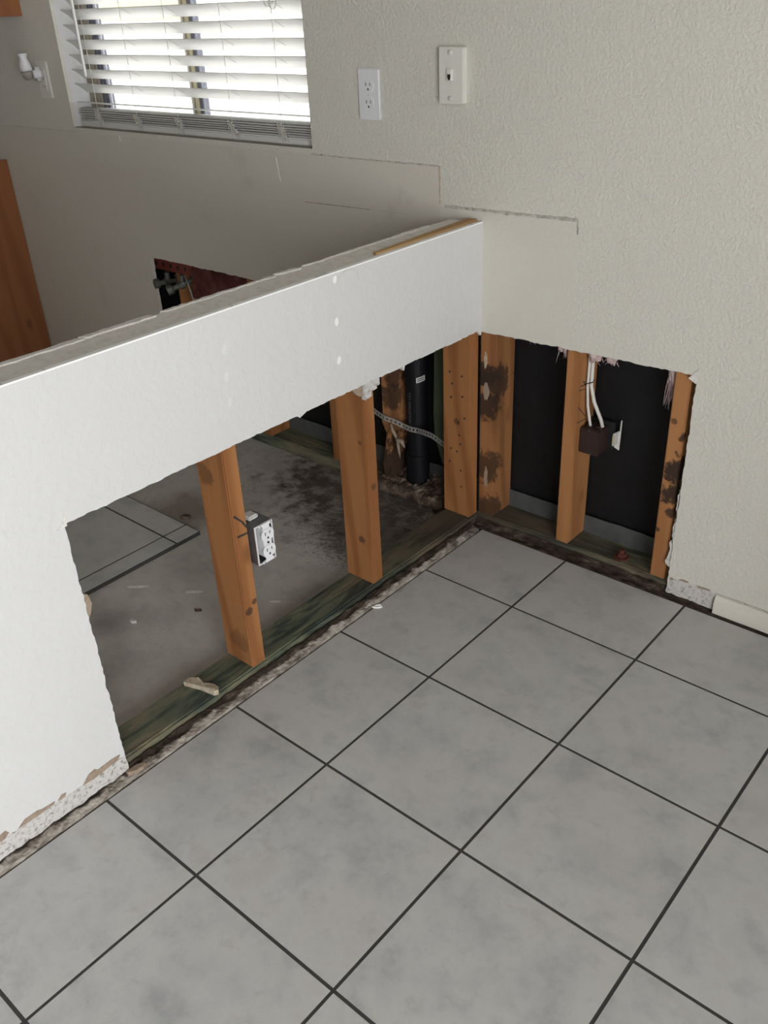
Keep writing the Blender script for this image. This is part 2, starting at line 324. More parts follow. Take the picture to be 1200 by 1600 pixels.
class MB:
    def __init__(s): s.v = []; s.f = []
    def add(s, v, f):
        o = len(s.v); s.v += [tuple(x) for x in v]; s.f += [tuple(i + o for i in q) for q in f]; return s
    def box(s, x0, x1, y0, y1, z0, z1):
        return s.add([(x, y, z) for x in (x0, x1) for y in (y0, y1) for z in (z0, z1)],
                     [(0, 1, 3, 2), (4, 6, 7, 5), (0, 4, 5, 1), (2, 3, 7, 6), (0, 2, 6, 4), (1, 5, 7, 3)])
    def prism(s, pts, axis, a0, a1):
        """pts in the two other axes, extruded along axis"""
        def P(p, a): return {'X': (a, p[0], p[1]), 'Y': (p[0], a, p[1]), 'Z': (p[0], p[1], a)}[axis]
        n = len(pts)
        return s.add([P(p, a0) for p in pts] + [P(p, a1) for p in pts],
                     [tuple(range(n)), tuple(range(2 * n - 1, n - 1, -1))] + [(i, (i + 1) % n, n + (i + 1) % n, n + i) for i in range(n)])
    def tube(s, path, r, n=8, flat=1.0):
        path = [Vector(p) for p in path]; rings = []; up = None
        for i, p in enumerate(path):
            t = (path[min(i + 1, len(path) - 1)] - path[max(i - 1, 0)]).normalized()
            if up is None:
                up = Vector((0, 0, 1)) if abs(t.z) < 0.9 else Vector((1, 0, 0))
            a = t.cross(up).normalized(); b = t.cross(a).normalized(); up = -b if False else up
            rr = r[i] if isinstance(r, (list, tuple)) else r
            rings.append([p + a * math.cos(2 * math.pi * k / n) * rr + b * math.sin(2 * math.pi * k / n) * rr * flat for k in range(n)])
        v = [q for rg in rings for q in rg]; f = []
        for i in range(len(rings) - 1):
            for k in range(n): f.append((i * n + k, i * n + (k + 1) % n, (i + 1) * n + (k + 1) % n, (i + 1) * n + k))
        f.append(tuple(range(n - 1, -1, -1))); f.append(tuple((len(rings) - 1) * n + k for k in range(n)))
        return s.add(v, f)
    def lathe(s, prof, o, ax, n=20):
        """prof: (radius, height) along unit axis ax from origin o"""
        ax = Vector(ax).normalized(); u = ax.orthogonal().normalized(); w_ = ax.cross(u); o = Vector(o)
        v = [o + ax * h + (u * math.cos(2 * math.pi * k / n) + w_ * math.sin(2 * math.pi * k / n)) * max(r, 1e-5) for r, h in prof for k in range(n)]
        f = [(i * n + k, i * n + (k + 1) % n, (i + 1) * n + (k + 1) % n, (i + 1) * n + k) for i in range(len(prof) - 1) for k in range(n)]
        f.append(tuple(range(n - 1, -1, -1))); f.append(tuple((len(prof) - 1) * n + k for k in range(n)))
        return s.add(v, f)
    def build(s, name, mat, parent=None, bevel=0.0, smooth=False, seg=2):
        xs = list(zip(*s.v)); c = Vector(((min(xs[0]) + max(xs[0])) / 2, (min(xs[1]) + max(xs[1])) / 2, min(xs[2])))
        me = bpy.data.meshes.new(name); me.from_pydata([tuple(Vector(p) - c) for p in s.v], [], s.f)
        bm = bmesh.new(); bm.from_mesh(me); bmesh.ops.recalc_face_normals(bm, faces=bm.faces)
        if bevel:
            ed = [e for e in bm.edges if len(e.link_faces) == 2 and e.calc_face_angle(0) > 0.5]
            bmesh.ops.bevel(bm, geom=ed, offset=bevel, segments=seg, affect='EDGES', clamp_overlap=True)
        bm.to_mesh(me); bm.free()
        if smooth:
            for p in me.polygons: p.use_smooth = True
        me.materials.append(M[mat] if isinstance(mat, str) else mat)
        o = bpy.data.objects.new(name, me); COL.objects.link(o); WLOC[o] = c.copy()
        if parent is not None:
            o.parent = parent; o.location = c - WLOC[parent]
        else: o.location = c
        return o

def share(src, name, wloc, parent=None):
    o = src.copy(); COL.objects.link(o); o.name = name; WLOC[o] = Vector(wloc); o.parent = parent
    o.location = Vector(wloc) - (WLOC[parent] if parent is not None else Vector()); return o

def jag(p, q, step=0.008, amp=0.0012, ends=False):
    """points from p (included) to q (not included) with a ragged cut"""
    d = (q[0] - p[0], q[1] - p[1]); L = math.hypot(*d); n = max(1, int(L / step)); nx, ny = -d[1] / L, d[0] / L
    out = []
    for i in range(n):
        t = i / n; a = 0 if i == 0 else rng.uniform(-amp, amp) + amp * 1.5 * (mnoise.noise((t * L * 25 + p[0] * 9, p[1] * 7, 3.3)))
        out.append((p[0] + d[0] * t + nx * a, p[1] + d[1] * t + ny * a))
    return out
def blob(cx, cy, rx, ry, n=14, amp=0.25, rot=0):
    pts = []
    for i in range(n):
        a = 2 * math.pi * i / n; k = 1 + rng.uniform(-amp, amp)
        x, y = rx * k * math.cos(a), ry * k * math.sin(a)
        pts.append((cx + x * math.cos(rot) - y * math.sin(rot), cy + x * math.sin(rot) + y * math.cos(rot)))
    return pts

T = 0.0125          # drywall
SD = 0.089          # stud depth
CUT = 0.569         # height of the flood cut
WX0, WX1, WZ0, WZ1 = -1.690, -0.555, 0.966, 2.06     # kitchen window opening

# ------------------------------------------------------------------ floor
floor = empty('floor', (0, 0, -0.1), kind='structure', label='grey ceramic tile floor over concrete slab')
MB().box(XL, XR, YF, 0.16, -0.11, -0.012).build('concrete_slab', 'slab', floor)
TS, GR = 0.33, 0.0037
TX0, TY0 = 0.294, -0.2765
MB().box(0.024, XR, YF, -0.020, -0.0119, -0.0010).build('grout_bed', 'grout', floor)
def edges(first, start, step, end):
    e = [first, start]
    while abs(e[-1] - end) > 1e-6:
        nx = e[-1] + step
        if (step > 0 and nx > end) or (step < 0 and nx < end): nx = end
        e.append(nx)
    return e
tile_src = {}
def lay(xe, ye):
    for i in range(len(xe) - 1):
        for j in range(len(ye) - 1):
            x0, x1 = sorted((xe[i], xe[i + 1])); y0, y1 = sorted((ye[j], ye[j + 1]))
            if x1 - x0 < 0.012 or y1 - y0 < 0.012: continue
            key = (round(x1 - x0, 3), round(y1 - y0, 3))
            c = ((x0 + x1) / 2, (y0 + y1) / 2, -0.0115)
            g = GR / 2
            if key not in tile_src:
                t = MB().box(x0 + g, x1 - g, y0 + g, y1 - g, -0.0115, 0.0).build('tile', 'tile', floor, bevel=0.0013)
                tile_src[key] = t
            else: share(tile_src[key], 'tile', c, floor)
lay(edges(0.024, TX0, TS, XR), edges(-0.020, TY0, -TS, YF))
KX, KY = -0.617, -0.512
MB().box(XL, KX, YF, KY, -0.0119, -0.0010).build('grout_bed', 'grout', floor)
lay(edges(KX, -0.680, -TS, XL), edges(KY, -0.595, -TS, YF))

# rubble left where the boards met the tiles
def ridge(name, mat, along, a0, a1, c0, c1, hfun, steps, cols=8):
    mb = MB(); v = []; f = []
    for i in range(steps + 1):
        a = a0 + (a1 - a0) * i / steps
        for k in range(cols + 1):
            c = c0 + (c1 - c0) * k / cols
            z = -0.012 + (hfun(a, k / cols) if 0 < k < cols else 0.0)
            c += mnoise.noise((a * 60, k * 3.1, 1.7)) * 0.0022
            v.append((c, a, z) if along == 'Y' else (a, c, z))
    for i in range(steps):
        for k in range(cols): f.append((i * (cols + 1) + k, i * (cols + 1) + k + 1, (i + 1) * (cols + 1) + k + 1, (i + 1) * (cols + 1) + k))
    mb.add(v, f); return mb.build(name, mat, floor)
def hp(a, t):
    return 0.0135 + 0.014 * max(0.0, 1 - t * 2.5) + 0.006 * math.sin(min(t * 1.1, 1) * math.pi) + 0.0045 * mnoise.noise((a * 45, t * 3, 0.3)) + 0.002 * mnoise.noise((a * 160, t * 9, 5))
tag(ridge('mortar_residue', 'mud', 'Y', -2.2, -0.03, -0.012, 0.0255, hp, 420), 'pale crumbly board residue along the tile edge')
def hb(a, t):
    return 0.010 + 0.022 * max(0.0, 1 - t * 2.2) + 0.003 * math.sin(t * math.pi) + 0.004 * mnoise.noise((a * 45, t * 3, 9.3)) + 0.002 * mnoise.noise((a * 160, t * 9, 5))
tag(ridge('mortar_residue', 'mud_dark', 'X', -0.01, XR, 0.0125, -0.0225, hb, 420), 'dark dirt along the tile edge')

# ------------------------------------------------------------------ back wall (outside wall with the window)
wb = empty('wall_back', (0, 0.05, 0), kind='structure', label='cream textured outside wall cut open above the floor')
mb = MB()
mb.prism([(XL, -0.012), (WX0, -0.012), (WX0, ZC), (XL, ZC)], 'Y', 0, T)
mb.prism([(WX0, WZ1), (WX1, WZ1), (WX1, ZC), (WX0, ZC)], 'Y', 0, T)
CX0, CX1 = -1.379, 0.5645
low = [(WX0, WZ0), (WX0, -0.012), (CX0, -0.012)] + jag((CX0, 0.0), (CX0, CUT), 0.01, 0.0015) + jag((CX0, CUT), (WX1, CUT), 0.01, 0.0012)
mb.prism(low + [(WX1, CUT), (WX1, WZ0)], 'Y', 0, T)
rt = jag((WX1, CUT), (0.0, CUT - 0.002), 0.01, 0.0012) + jag((0.0, CUT - 0.002), (CX1 + 0.002, 0.574), 0.009, 0.0014) + jag((CX1 + 0.002, 0.574), (CX1, 0.0), 0.009, 0.0013)
mb.prism(rt + [(CX1, 0.004), (XR, 0.004), (XR, ZC), (WX1, ZC)], 'Y', 0, T)
mb.build('drywall_panel', 'wall', wb)
# framing
def stud(parent, x0, x1, y0, y1, z0, z1, mat='stud', label=None):
    o = MB().box(x0, x1, y0, y1, z0, z1).build('stud', mat, parent, bevel=0.0025)
    if label: o['label'] = label
    return o
MB().box(-2.0, XR, T, T + SD, -0.012, 0.028).build('sole_plate', 'plate_x', wb, bevel=0.003)
c1 = stud(wb, -0.0122, 0.037, T + .0005, T + SD, 0.028, 2.4, 'stud_rot', 'mould-stained corner stud')
c2 = stud(wb, 0.240, 0.277, T + .0005, T + SD, 0.028, 2.4, 'stud_pale')
c3 = stud(wb, 0.512, 0.550, T + .0005, T + SD, 0.028, 2.4, 'stud_rot2', 'stud with an eaten away dark edge')
stud(wb, -0.580, -0.542, T, T + SD, 0.028, 0.95)
stud(wb, -0.905, -0.867, T, T + SD, 0.028, 0.95)
stud(wb, -1.335, -1.285, T + 0.050, T + SD, 0.028, 0.95, 'stud_pale')
# rotten stud beside the drain, its foot crumbled away
v = []
prof = [(0.0, 0.030), (0.05, 0.026), (0.10, 0.030), (0.15, 0.024), (0.185, 0.036), (0.22, 0.04), (0.30, 0.038), (0.5, 0.038), (0.95, 0.038)]
mbk = MB(); vv = []
for h, wd in prof:
    j = 0.008 if h < 0.2 else 0.0
    for (a, b) in ((0, 0), (1, 0), (1, 1), (0, 1)):
        vv.append((-0.362 + a * wd + rng.uniform(-j, j), T + 0.004 + b * 0.08 + rng.uniform(-j, j), 0.028 + h))
ff = [(i * 4 + k, i * 4 + (k + 1) % 4, (i + 1) * 4 + (k + 1) % 4, (i + 1) * 4 + k) for i in range(len(prof) - 1) for k in range(4)]
mbk.add(vv, ff + [(3, 2, 1, 0), tuple(len(vv) - 4 + k for k in range(4))])
mbk.build('stud', 'stud_wet', wb)['label'] = 'rotten stud beside the black drain pipe'
# black building paper, gently wrinkled, and the flashing at its foot
mb = MB(); v = []; f = []; nx, nz = 150, 24
for i in range(nx + 1):
    for k in range(nz + 1):
        x = -1.9 + 3.6 * i / nx; z = 0.0 + 0.95 * k / nz
        v.append((x, T + SD + 0.006 + 0.0045 * mnoise.noise((x * 7, z * 5, 2.2)), z))
for i in range(nx):
    for k in range(nz): f.append((i * (nz + 1) + k, (i + 1) * (nz + 1) + k, (i + 1) * (nz + 1) + k + 1, i * (nz + 1) + k + 1))
v2 = [(a, b + 0.003, c) for a, b, c in v]
mb.add(v, f); mb.add(v2, f); mb.build('building_paper', 'felt', wb, smooth=True)
MB().prism([(-1.9, 0.028), (1.7, 0.028), (1.7, 0.081)] + jag((1.7, 0.081), (-1.9, 0.079), 0.03, 0.0012), 'Y', T + SD - 0.005, T + SD - 0.003).build('flashing', 'flash', wb)
# sheathing and stucco outside, in pieces around the window
mb = MB(); y0, y1 = T + SD + 0.012, T + SD + 0.045
mb.box(XL, WX0, y0, y1, -0.1, 2.6).box(WX1, XR, y0, y1, -0.1, 2.6).box(WX0, WX1, y0, y1, -0.1, WZ0 - 0.02).box(WX0, WX1, y0, y1, WZ1 + 0.02, 2.6)
mb.build('outer_sheathing', 'stucco', wb)
# reveal of the window, returned in drywall
MB().box(WX0 - T, WX0, T, T + SD + 0.012, WZ0 - T, WZ1 + T).build('window_reveal', 'white', wb)
MB().box(WX1, WX1 + T, T, T + SD + 0.012, WZ0 - T, WZ1 + T).build('window_reveal', 'white', wb)
MB().box(WX0, WX1, T, T + SD + 0.012, WZ1, WZ1 + T).build('window_reveal', 'white', wb)
MB().box(WX0, WX1, 0.0003, T + SD + 0.012, WZ0 - T, WZ0).build('window_sill', 'base', wb, bevel=0.002)
# caulk and scrape lines of the removed backsplash and bar top
def line(name, mat, pts, wd, proud=0.0015, amp=0.0008, parent=wb, skip=0.0):
    mb = MB()
    for (p, q) in zip(pts[:-1], pts[1:]):
        L = math.hypot(q[0] - p[0], q[1] - p[1]); n = max(2, int(L / 0.006)); nxx, nyy = -(q[1] - p[1]) / L, (q[0] - p[0]) / L
        top = []; bot = []
        for i in range(n + 1):
            t = i / n; k = 0.55 + 0.6 * abs(mnoise.noise((p[0] * 5 + t * L * 40, p[1] * 3, 8.1))) + rng.uniform(-.15, .15); o = rng.uniform(-amp, amp)
            x, z = p[0] + (q[0] - p[0]) * t, p[1] + (q[1] - p[1]) * t
            top.append((x + nxx * (wd * k / 2 + o), z + nyy * (wd * k / 2 + o))); bot.append((x - nxx * (wd * k / 2 - o), z - nyy * (wd * k / 2 - o)))
        mb.prism(top + bot[::-1], 'Y', -proud, 0.0004)
    return mb.build(name, mat, parent)
line('caulk_line', 'caulk', [(-0.56, 0.9525), (-0.40, 0.9515), (-0.131, 0.953)], 0.0045)
line('caulk_line', 'caulk_tan', [(-0.1285, 0.953), (-0.1275, 0.866)], 0.0055)
line('caulk_line', 'caulk', [(-0.112, 0.862), (0.06, 0.864), (0.252, 0.868)], 0.0085, 0.002)
line('caulk_line', 'caulk', [(0.2535, 0.868), (0.2545, 0.838)], 0.005)
line('pencil_line', 'pencil', [(-0.60, 0.8255), (-0.36, 0.829)], 0.0013, 0.0005, 0.0003)
line('pencil_line', 'caulk', [(-0.36, 0.829), (-0.24, 0.831)], 0.0012, 0.0005, 0.0003)
line('scratch', 'spackle', [(-0.700, 0.935), (-0.690, 0.872)], 0.0028, 0.0008)
line('scratch', 'spackle', [(-1.435, 0.952), (-1.432, 0.935)], 0.003, 0.0008)
line('caulk_line', 'caulk', [(-1.68, 0.9525), (-2.15, 0.950)], 0.002, 0.0006)
# scraped strip where the baseboard came off, right of the opening
top = jag((0.690, 0.052), (0.5655, 0.050), 0.006, 0.0022)
MB().prism([(0.5655, 0.004), (0.690, 0.004)] + top, 'Y', -0.0009, 0.0004).build('bare_gypsum_strip', 'bare', wb)
for (cx, cz, rx, rz) in ((0.607, 0.0545, 0.012, 0.0028), (0.655, 0.0535, 0.018, 0.0022), (0.575, 0.047, 0.005, 0.004)):
    MB().prism(blob(cx, cz, rx, rz, 12, 0.35), 'Y', -0.0014, -0.0006).build('torn_paper', 'tanpaper', wb)
line('caulk_line', 'caulk', [(0.69, 0.0525), (1.10, 0.0535)], 0.003, 0.0012)
# crumbled plaster along the lower right side of the opening
for k, (z0, z1, d) in enumerate(((0.075, 0.150, 0.011), (0.155, 0.21, 0.007), (0.23, 0.29, 0.005))):
    pts = jag((CX1 - 0.001, z0), (CX1 - 0.001, z1), 0.008, 0.0005) + jag((CX1 - d * 0.6, z1), (CX1 - d, z0), 0.007, 0.0025)
    MB().prism(pts, 'Y', 0.003, T).build('torn_gypsum', 'gyp', wb)
# little raised paper corner at the top of the opening
MB().prism([(0.548, 0.566), (0.569, 0.592), (0.5665, 0.556)], 'Y', -0.002, 0.001).build('torn_paper', 'paper', wb)
# torn scraps of paper stuck on the corner stud
for (cx, cz, rx, rz, mt) in ((0.0055, 0.487, 0.0045, 0.021, 'paper'), (0.0085, 0.402, 0.0085, 0.024, 'paper'), (0.012, 0.150, 0.005, 0.034, 'paper')):
    o = MB().prism(blob(cx, cz, rx, rz, 16, 0.22), 'Y', T - 0.0015, T + 0.001).build('paper_scrap', M['tanpaper'] if cz != 0.487 else M['caulk_tan'], c1)
MB().prism(jag((-0.0105, 0.03), (-0.0105, 0.56), 0.01, 0.0012) + [(-0.0125, 0.56), (-0.0125, 0.03)], 'Y', T - 0.001, T + 0.002).build('dark_seam', 'slot', c1)
# marker scribbles on the middle stud's side
def marks(parent, segs, plane, at, wd, name='marker_stroke'):
    for (a, b) in segs:
        d = (b[0] - a[0], b[1] - a[1]); L = math.hypot(*d); nx_, ny_ = -d[1] / L * wd / 2, d[0] / L * wd / 2
        pts = [(a[0] + nx_, a[1] + ny_), (b[0] + nx_ * .7, b[1] + ny_ * .7), (b[0] - nx_ * .7, b[1] - ny_ * .7), (a[0] - nx_, a[1] - ny_)]
        MB().prism(pts, plane, at[0], at[1]).build(name, 'pencil', parent)
marks(c2, [((0.016, 0.466), (0.055, 0.458)), ((0.022, 0.476), (0.050, 0.470)), ((0.017, 0.422), (0.058, 0.383)), ((0.016, 0.380), (0.060, 0.376)),
           ((0.030, 0.484), (0.062, 0.474))], 'X', (0.2765, 0.2776), 0.0022)

# ------------------------------------------------------------------ half wall (pony wall)
wl = empty('wall_left', (-0.05, -1.1, 0), kind='structure', label='white half wall with the lower drywall cut away')
OY = -1.198
HT = 0.838
YE = -2.25
pts = [(YE, 0.002), (YE, HT), (0.0, HT)] + jag((0.0, CUT + 0.002), (OY, 0.577), 0.009, 0.0012) + jag((OY, 0.577), (OY + 0.002, 0.002), 0.009, 0.0012)
# slightly uneven upper edge
top = jag((YE, HT), (0.0, HT), 0.02, 0.0007)
pts = [(YE, 0.002)] + top + [(0.0, HT)] + pts[3:]
MB().prism(pts, 'X', -T, 0.0).build('drywall_panel', 'white', wl)
MB().prism([(YE, 0.002), (YE, 0.80), (-0.002, 0.80), (-0.002, 0.62), (-1.26, 0.62), (-1.26, 0.002)], 'X', -T - SD - 0.0125, -T - SD - 0.0005).build('drywall_panel', 'wall', wl)
MB().box(-T - SD, -T - .0005, YE, T, -0.012, 0.028).build('sole_plate', 'plate_y', wl, bevel=0.004)
MB().box(-T - SD, -T - .0005, YE, -0.002, 0.788, 0.8255).build('top_plate', 'stud', wl, bevel=0.002)
s1 = stud(wl, -T - SD, -T - .0005, -0.849, -0.811, 0.028, 0.787)
s2 = stud(wl, -T - SD, -T - .0005, -0.441, -0.403, 0.028, 0.787)
s3 = stud(wl, -T - SD, -T - .0005, -0.031, 0.007, 0.028, 0.787, 'stud', 'end stud peppered with nail holes')
stud(wl, -T - SD, -T - .0005, -1.30, -1.262, 0.028, 0.787); stud(wl, -T - SD, -T - .0005, -1.72, -1.682, 0.028, 0.787)
marks(s1, [((-0.842, 0.418), (-0.822, 0.396)), ((-0.823, 0.397), (-0.8125, 0.377)), ((-0.840, 0.368), (-0.814, 0.366))], 'X', (-0.0129, -0.0116), 0.0045)
# nail holes
mb = MB()
for (x, z) in ((-.078, .452), (-.039, .447), (-.074, .381), (-.037, .39), (-.051, .312), (-.047, .276), (-.08, .188), (-.042, .17), (-.075, .229), (-.03, .33), (-.055, .225), (-.044, .25), (-.04, .12), (-.07, .42)):
    mb.lathe([(0.0031, 0), (0.0028, 0.0009)], (x, -0.0309, z), (0, -1, 0), 8)
o = mb.build('nail_holes', 'slot', s3); o['kind'] = 'stuff'
# bare grey board on top, with torn paper fringes on the kitchen side
far = jag((-0.0865, YE), (-0.0865, -0.004), 0.013, 0.0024)
MB().prism([(-T, -0.002), (-T, YE)] + far, 'Z', 0.8255, HT - 0.0008).build('cap_board', 'cap', wl)
def fringe(y0, y1, wid, h, mat='paper'):
    inner = jag((-0.0865 + wid, y1), (-0.0865 + wid * 0.7, y0), 0.012, 0.0022); outer = jag((-0.089, y0), (-0.089, y1), 0.010, 0.0022)
    MB().prism(outer + inner, 'Z', HT - 0.003, HT + h).build('torn_paper', mat, wl)
fringe(-1.62, -1.24, 0.010, 0.002); fringe(-1.235, -1.045, 0.012, 0.0018); fringe(-1.05, -0.90, 0.013, 0.0025); fringe(-0.88, -0.60, 0.0065, 0.0014); fringe(-0.60, -0.535, 0.012, 0.0028); fringe(-0.52, -0.10, 0.004, 0.0016); fringe(-0.2, -0.155, 0.009, 0.0024)
lip = jag((-0.0105, YE), (-0.0105, -0.003), 0.02, 0.0009)
MB().prism(lip + [(0.0006, -0.003), (0.0006, YE)], 'Z', HT - 0.0025, HT + 0.0006).build('paint_lip', 'spackle', wl)
MB().prism([(-0.012, -0.375), (-0.027, -0.368), (-0.043, -0.006), (-0.014, -0.003)], 'Z', HT - 0.0015, HT + 0.0045).build('wood_strip', 'strip', wl, bevel=0.001)
# spackle dabs over the screw heads, and a scuff
for (y, z, ry, rz) in ((-0.517, 0.823, .0055, .008), (-0.520, 0.736, .0055, .0085), (-0.521, 0.653, .0055, .0085), (-0.818, 0.767, .006, .010), (-0.822, 0.715, .005, .010), (-0.822, 0.665, .005, .009)):
    MB().prism(blob(y, z, ry, rz, 14, 0.12, -0.2), 'X', -0.0003, 0.0008).build('spackle_patch', 'spackle' if y > -0.6 else 'spackle_dull', wl)
arc = [(-0.507, 0.822), (-0.495, 0.8305), (-0.480, 0.8345), (-0.463, 0.8325), (-0.450, 0.823), (-0.4455, 0.806)]
mb = MB()
for a, b in zip(arc[:-1], arc[1:]):
    d = (b[0] - a[0], b[1] - a[1]); L = math.hypot(*d); ox, oz = -d[1] / L * .0011, d[0] / L * .0011
    mb.prism([(a[0] + ox, a[1] + oz), (b[0] + ox, b[1] + oz), (b[0] - ox, b[1] - oz), (a[0] - ox, a[1] - oz)], 'X', -0.0002, 0.0004)
mb.build('scuff_mark', plain('grey_scuff', (0.55, 0.55, 0.55), 0.8), wl)
# scraped strip along the foot, torn brown paper above it
topj = jag((OY + 0.0015, 0.047), (YE, 0.049), 0.006, 0.0018)
MB().prism([(YE, 0.002), (OY + 0.0015, 0.002)] + topj, 'X', -0.0003, 0.0009).build('bare_gypsum_strip', 'bare', wl)
for pts in ([(-1.292, 0.046), (-1.276, 0.062), (-1.262, 0.064), (-1.256, 0.058), (-1.225, 0.060), (-1.206, 0.058), (-1.212, 0.049), (-1.245, 0.046), (-1.268, 0.044)],
            [(-1.345, 0.050), (-1.335, 0.058), (-1.326, 0.056), (-1.330, 0.049)], [(-1.425, 0.050), (-1.41, 0.060), (-1.385, 0.060), (-1.375, 0.056), (-1.35, 0.054), (-1.355, 0.049), (-1.40, 0.049)],
            [(-1.475, 0.048), (-1.47, 0.060), (-1.447, 0.064), (-1.442, 0.055), (-1.452, 0.048)]):
    MB().prism(pts, 'X', -0.0003, 0.0013).build('torn_paper', 'tanpaper', wl)
# small flaps and crumbs along the cut
def flap(pts, mat='paper', x0=-T, x1=-0.002):
    return MB().prism(pts, 'X', x0, x1).build('torn_paper', mat, wl)
flap([(OY - 0.001, 0.435), (OY + 0.012, 0.425), (OY + 0.016, 0.405), (OY + 0.009, 0.385), (OY - 0.001, 0.372)], 'tanpaper', -T, -0.006)
flap([(OY - 0.016, 0.572), (OY - 0.004, 0.580), (OY + 0.004, 0.600), (OY + 0.004, 0.573)], 'paper', -0.001, 0.001)
flap([(-0.018, 0.572), (-0.006, 0.558), (0.0, 0.566), (0.0, 0.573)], 'paper', -0.006, 0.001)
flap([(-0.312, 0.572), (-0.307, 0.560), (-0.303, 0.573)], 'paper')
flap([(-0.655, 0.575), (-0.645, 0.566), (-0.625, 0.573)], 'paper')
# lump of broken board hanging at the middle stud
gl = MB().prism([(-0.482, 0.574), (-0.470, 0.556), (-0.455, 0.545), (-0.441, 0.546), (-0.437, 0.574)], 'X', -T + 0.0005, -0.006).build('torn_paper', 'tanpaper', wl)
for (ya, yb, za, zb, xo) in ((-0.446, -0.424, 0.535, 0.553, 0.001), (-0.446, -0.405, 0.548, 0.574, 0.0), (-0.418, -0.392, 0.553, 0.574, -0.003)):
    mb = MB(); mb.prism(jag((ya, za), (yb, za + .003), .006, .002) + jag((yb, za + .003), (yb - .002, zb), .006, .002) + jag((yb - .002, zb), (ya, zb), .01, .001) + jag((ya, zb), (ya, za), .006, .002), 'X', -T + 0.001, xo)
    mb.build('broken_gypsum', 'bare', wl)

# ------------------------------------------------------------------ unseen walls, ceiling
tag(MB().box(XL, XR, YF, T, ZC, ZC + 0.1).build('ceiling', 'ceil'), kind='structure', label='white ceiling')
tag(MB().box(XL - 0.1, XL, YF, T, -0.1, ZC + 0.1).build('wall_kitchen', 'wall'), kind='structure', label='cream kitchen end wall')
tag(MB().box(XL - 0.1, XR + 0.1, YF - 0.1, YF, -0.1, ZC + 0.1).build('wall_front', 'wall'), kind='structure', label='cream wall behind the photographer')
mb = MB(); mb.box(XR, XR + 0.1, YF, DOOR_Y0, -0.1, ZC + 0.1).box(XR, XR + 0.1, DOOR_Y1, T, -0.1, ZC + 0.1).box(XR, XR + 0.1, DOOR_Y0, DOOR_Y1, 2.06, ZC + 0.1).box(XR, XR + 0.1, DOOR_Y0, DOOR_Y1, -0.1, -0.011)
tag(mb.build('wall_right', 'wall'), kind='structure', label='cream wall with the sliding glass door')
d1 = empty('door_1', (XR + 0.05, (DOOR_Y0 + DOOR_Y1) / 2, 0), kind='structure', label='sliding glass patio door')
ym = (DOOR_Y0 + DOOR_Y1) / 2
for (a, b, xo) in ((DOOR_Y0, ym + 0.03, 0.03), (ym - 0.03, DOOR_Y1, 0.06)):
    mb = MB(); x0, x1 = XR + xo, XR + xo + 0.025
    mb.box(x0, x1, a, a + 0.06, 0.0, 2.05).box(x0, x1, b - 0.06, b, 0.0, 2.05).box(x0, x1, a + 0.06, b - 0.06, 0.0, 0.08).box(x0, x1, a + 0.06, b - 0.06, 1.97, 2.05)
    fr = mb.build('door_frame', 'vinyl', d1)
    MB().box(x0 + 0.010, x0 + 0.014, a + 0.055, b - 0.055, 0.075, 1.975).build('pane', 'glass', d1)

# ------------------------------------------------------------------ baseboard piece still on the wall
bbp = MB(); bx0, bx1 = 0.688, XR - 0.002
prf = [(0.0, 0.002), (-0.012, 0.002), (-0.012, 0.030), (-0.010, 0.041), (-0.004, 0.049), (0.0, 0.050)]
bbp.add([(bx0, y, z) for y, z in prf] + [(bx1, y, z) for y, z in prf],
        [tuple(range(6)), tuple(range(11, 5, -1))] + [(i, (i + 1) % 6, 6 + (i + 1) % 6, 6 + i) for i in range(6)])
tag(bbp.build('baseboard_back', 'base'), kind='structure', label='cream baseboard left on the wall right of the opening')

# ------------------------------------------------------------------ window behind the blind
wn = empty('window_1', ((WX0 + WX1) / 2, 0.125, WZ0), kind='structure', label='sliding kitchen window with grooved metal frame')
WY0, WY1 = 0.082, 0.112
def bar(name, x0, x1, z0, z1, mat, parent, y0=WY0, y1=WY1): return MB().box(x0, x1, y0, y1, z0, z1).build(name, mat, parent, bevel=0.001)
bar('frame_rail', WX0, WX1, WZ0, WZ0 + 0.022, 'alu', wn); bar('frame_rail', WX0, WX1, WZ1 - 0.022, WZ1, 'alu', wn)
za, zb = WZ0 + 0.0225, WZ1 - 0.0225
for (x0, x1, y0) in ((-1.690, -1.672, WY0), (-1.6715, -1.655, WY0 + 0.003), (-1.6545, -1.638, WY0), (-1.6375, -1.623, WY0 + 0.003)):
    bar('frame_stile', x0, x1, za, zb, 'alu', wn, y0)
bar('frame_stile', -1.6225, -1.612, za, zb, 'alu_dark', wn, WY0 + 0.006)
bar('frame_stile', WX1 - 0.020, WX1, za, zb, 'alu', wn)
sa = bar('sash_stile', -1.604, -1.588, za, zb, 'alu_dark', wn, WY0 + 0.008)
bar('meeting_stile', -1.143, -1.1305, za, zb, 'alu', wn); bar('meeting_stile', -1.130, -1.1135, za, zb, 'yellow', wn, WY0 + 0.004); sb = bar('meeting_stile', -1.113, -1.095, za, zb, 'alu_dark', wn, WY0 + 0.006)
MB().box(-1.587, -1.1435, 0.100, 0.103, za, zb).build('pane', 'glass', wn); MB().box(-1.0945, WX1 - 0.0205, 0.094, 0.097, za, zb).build('pane', 'glass', wn)

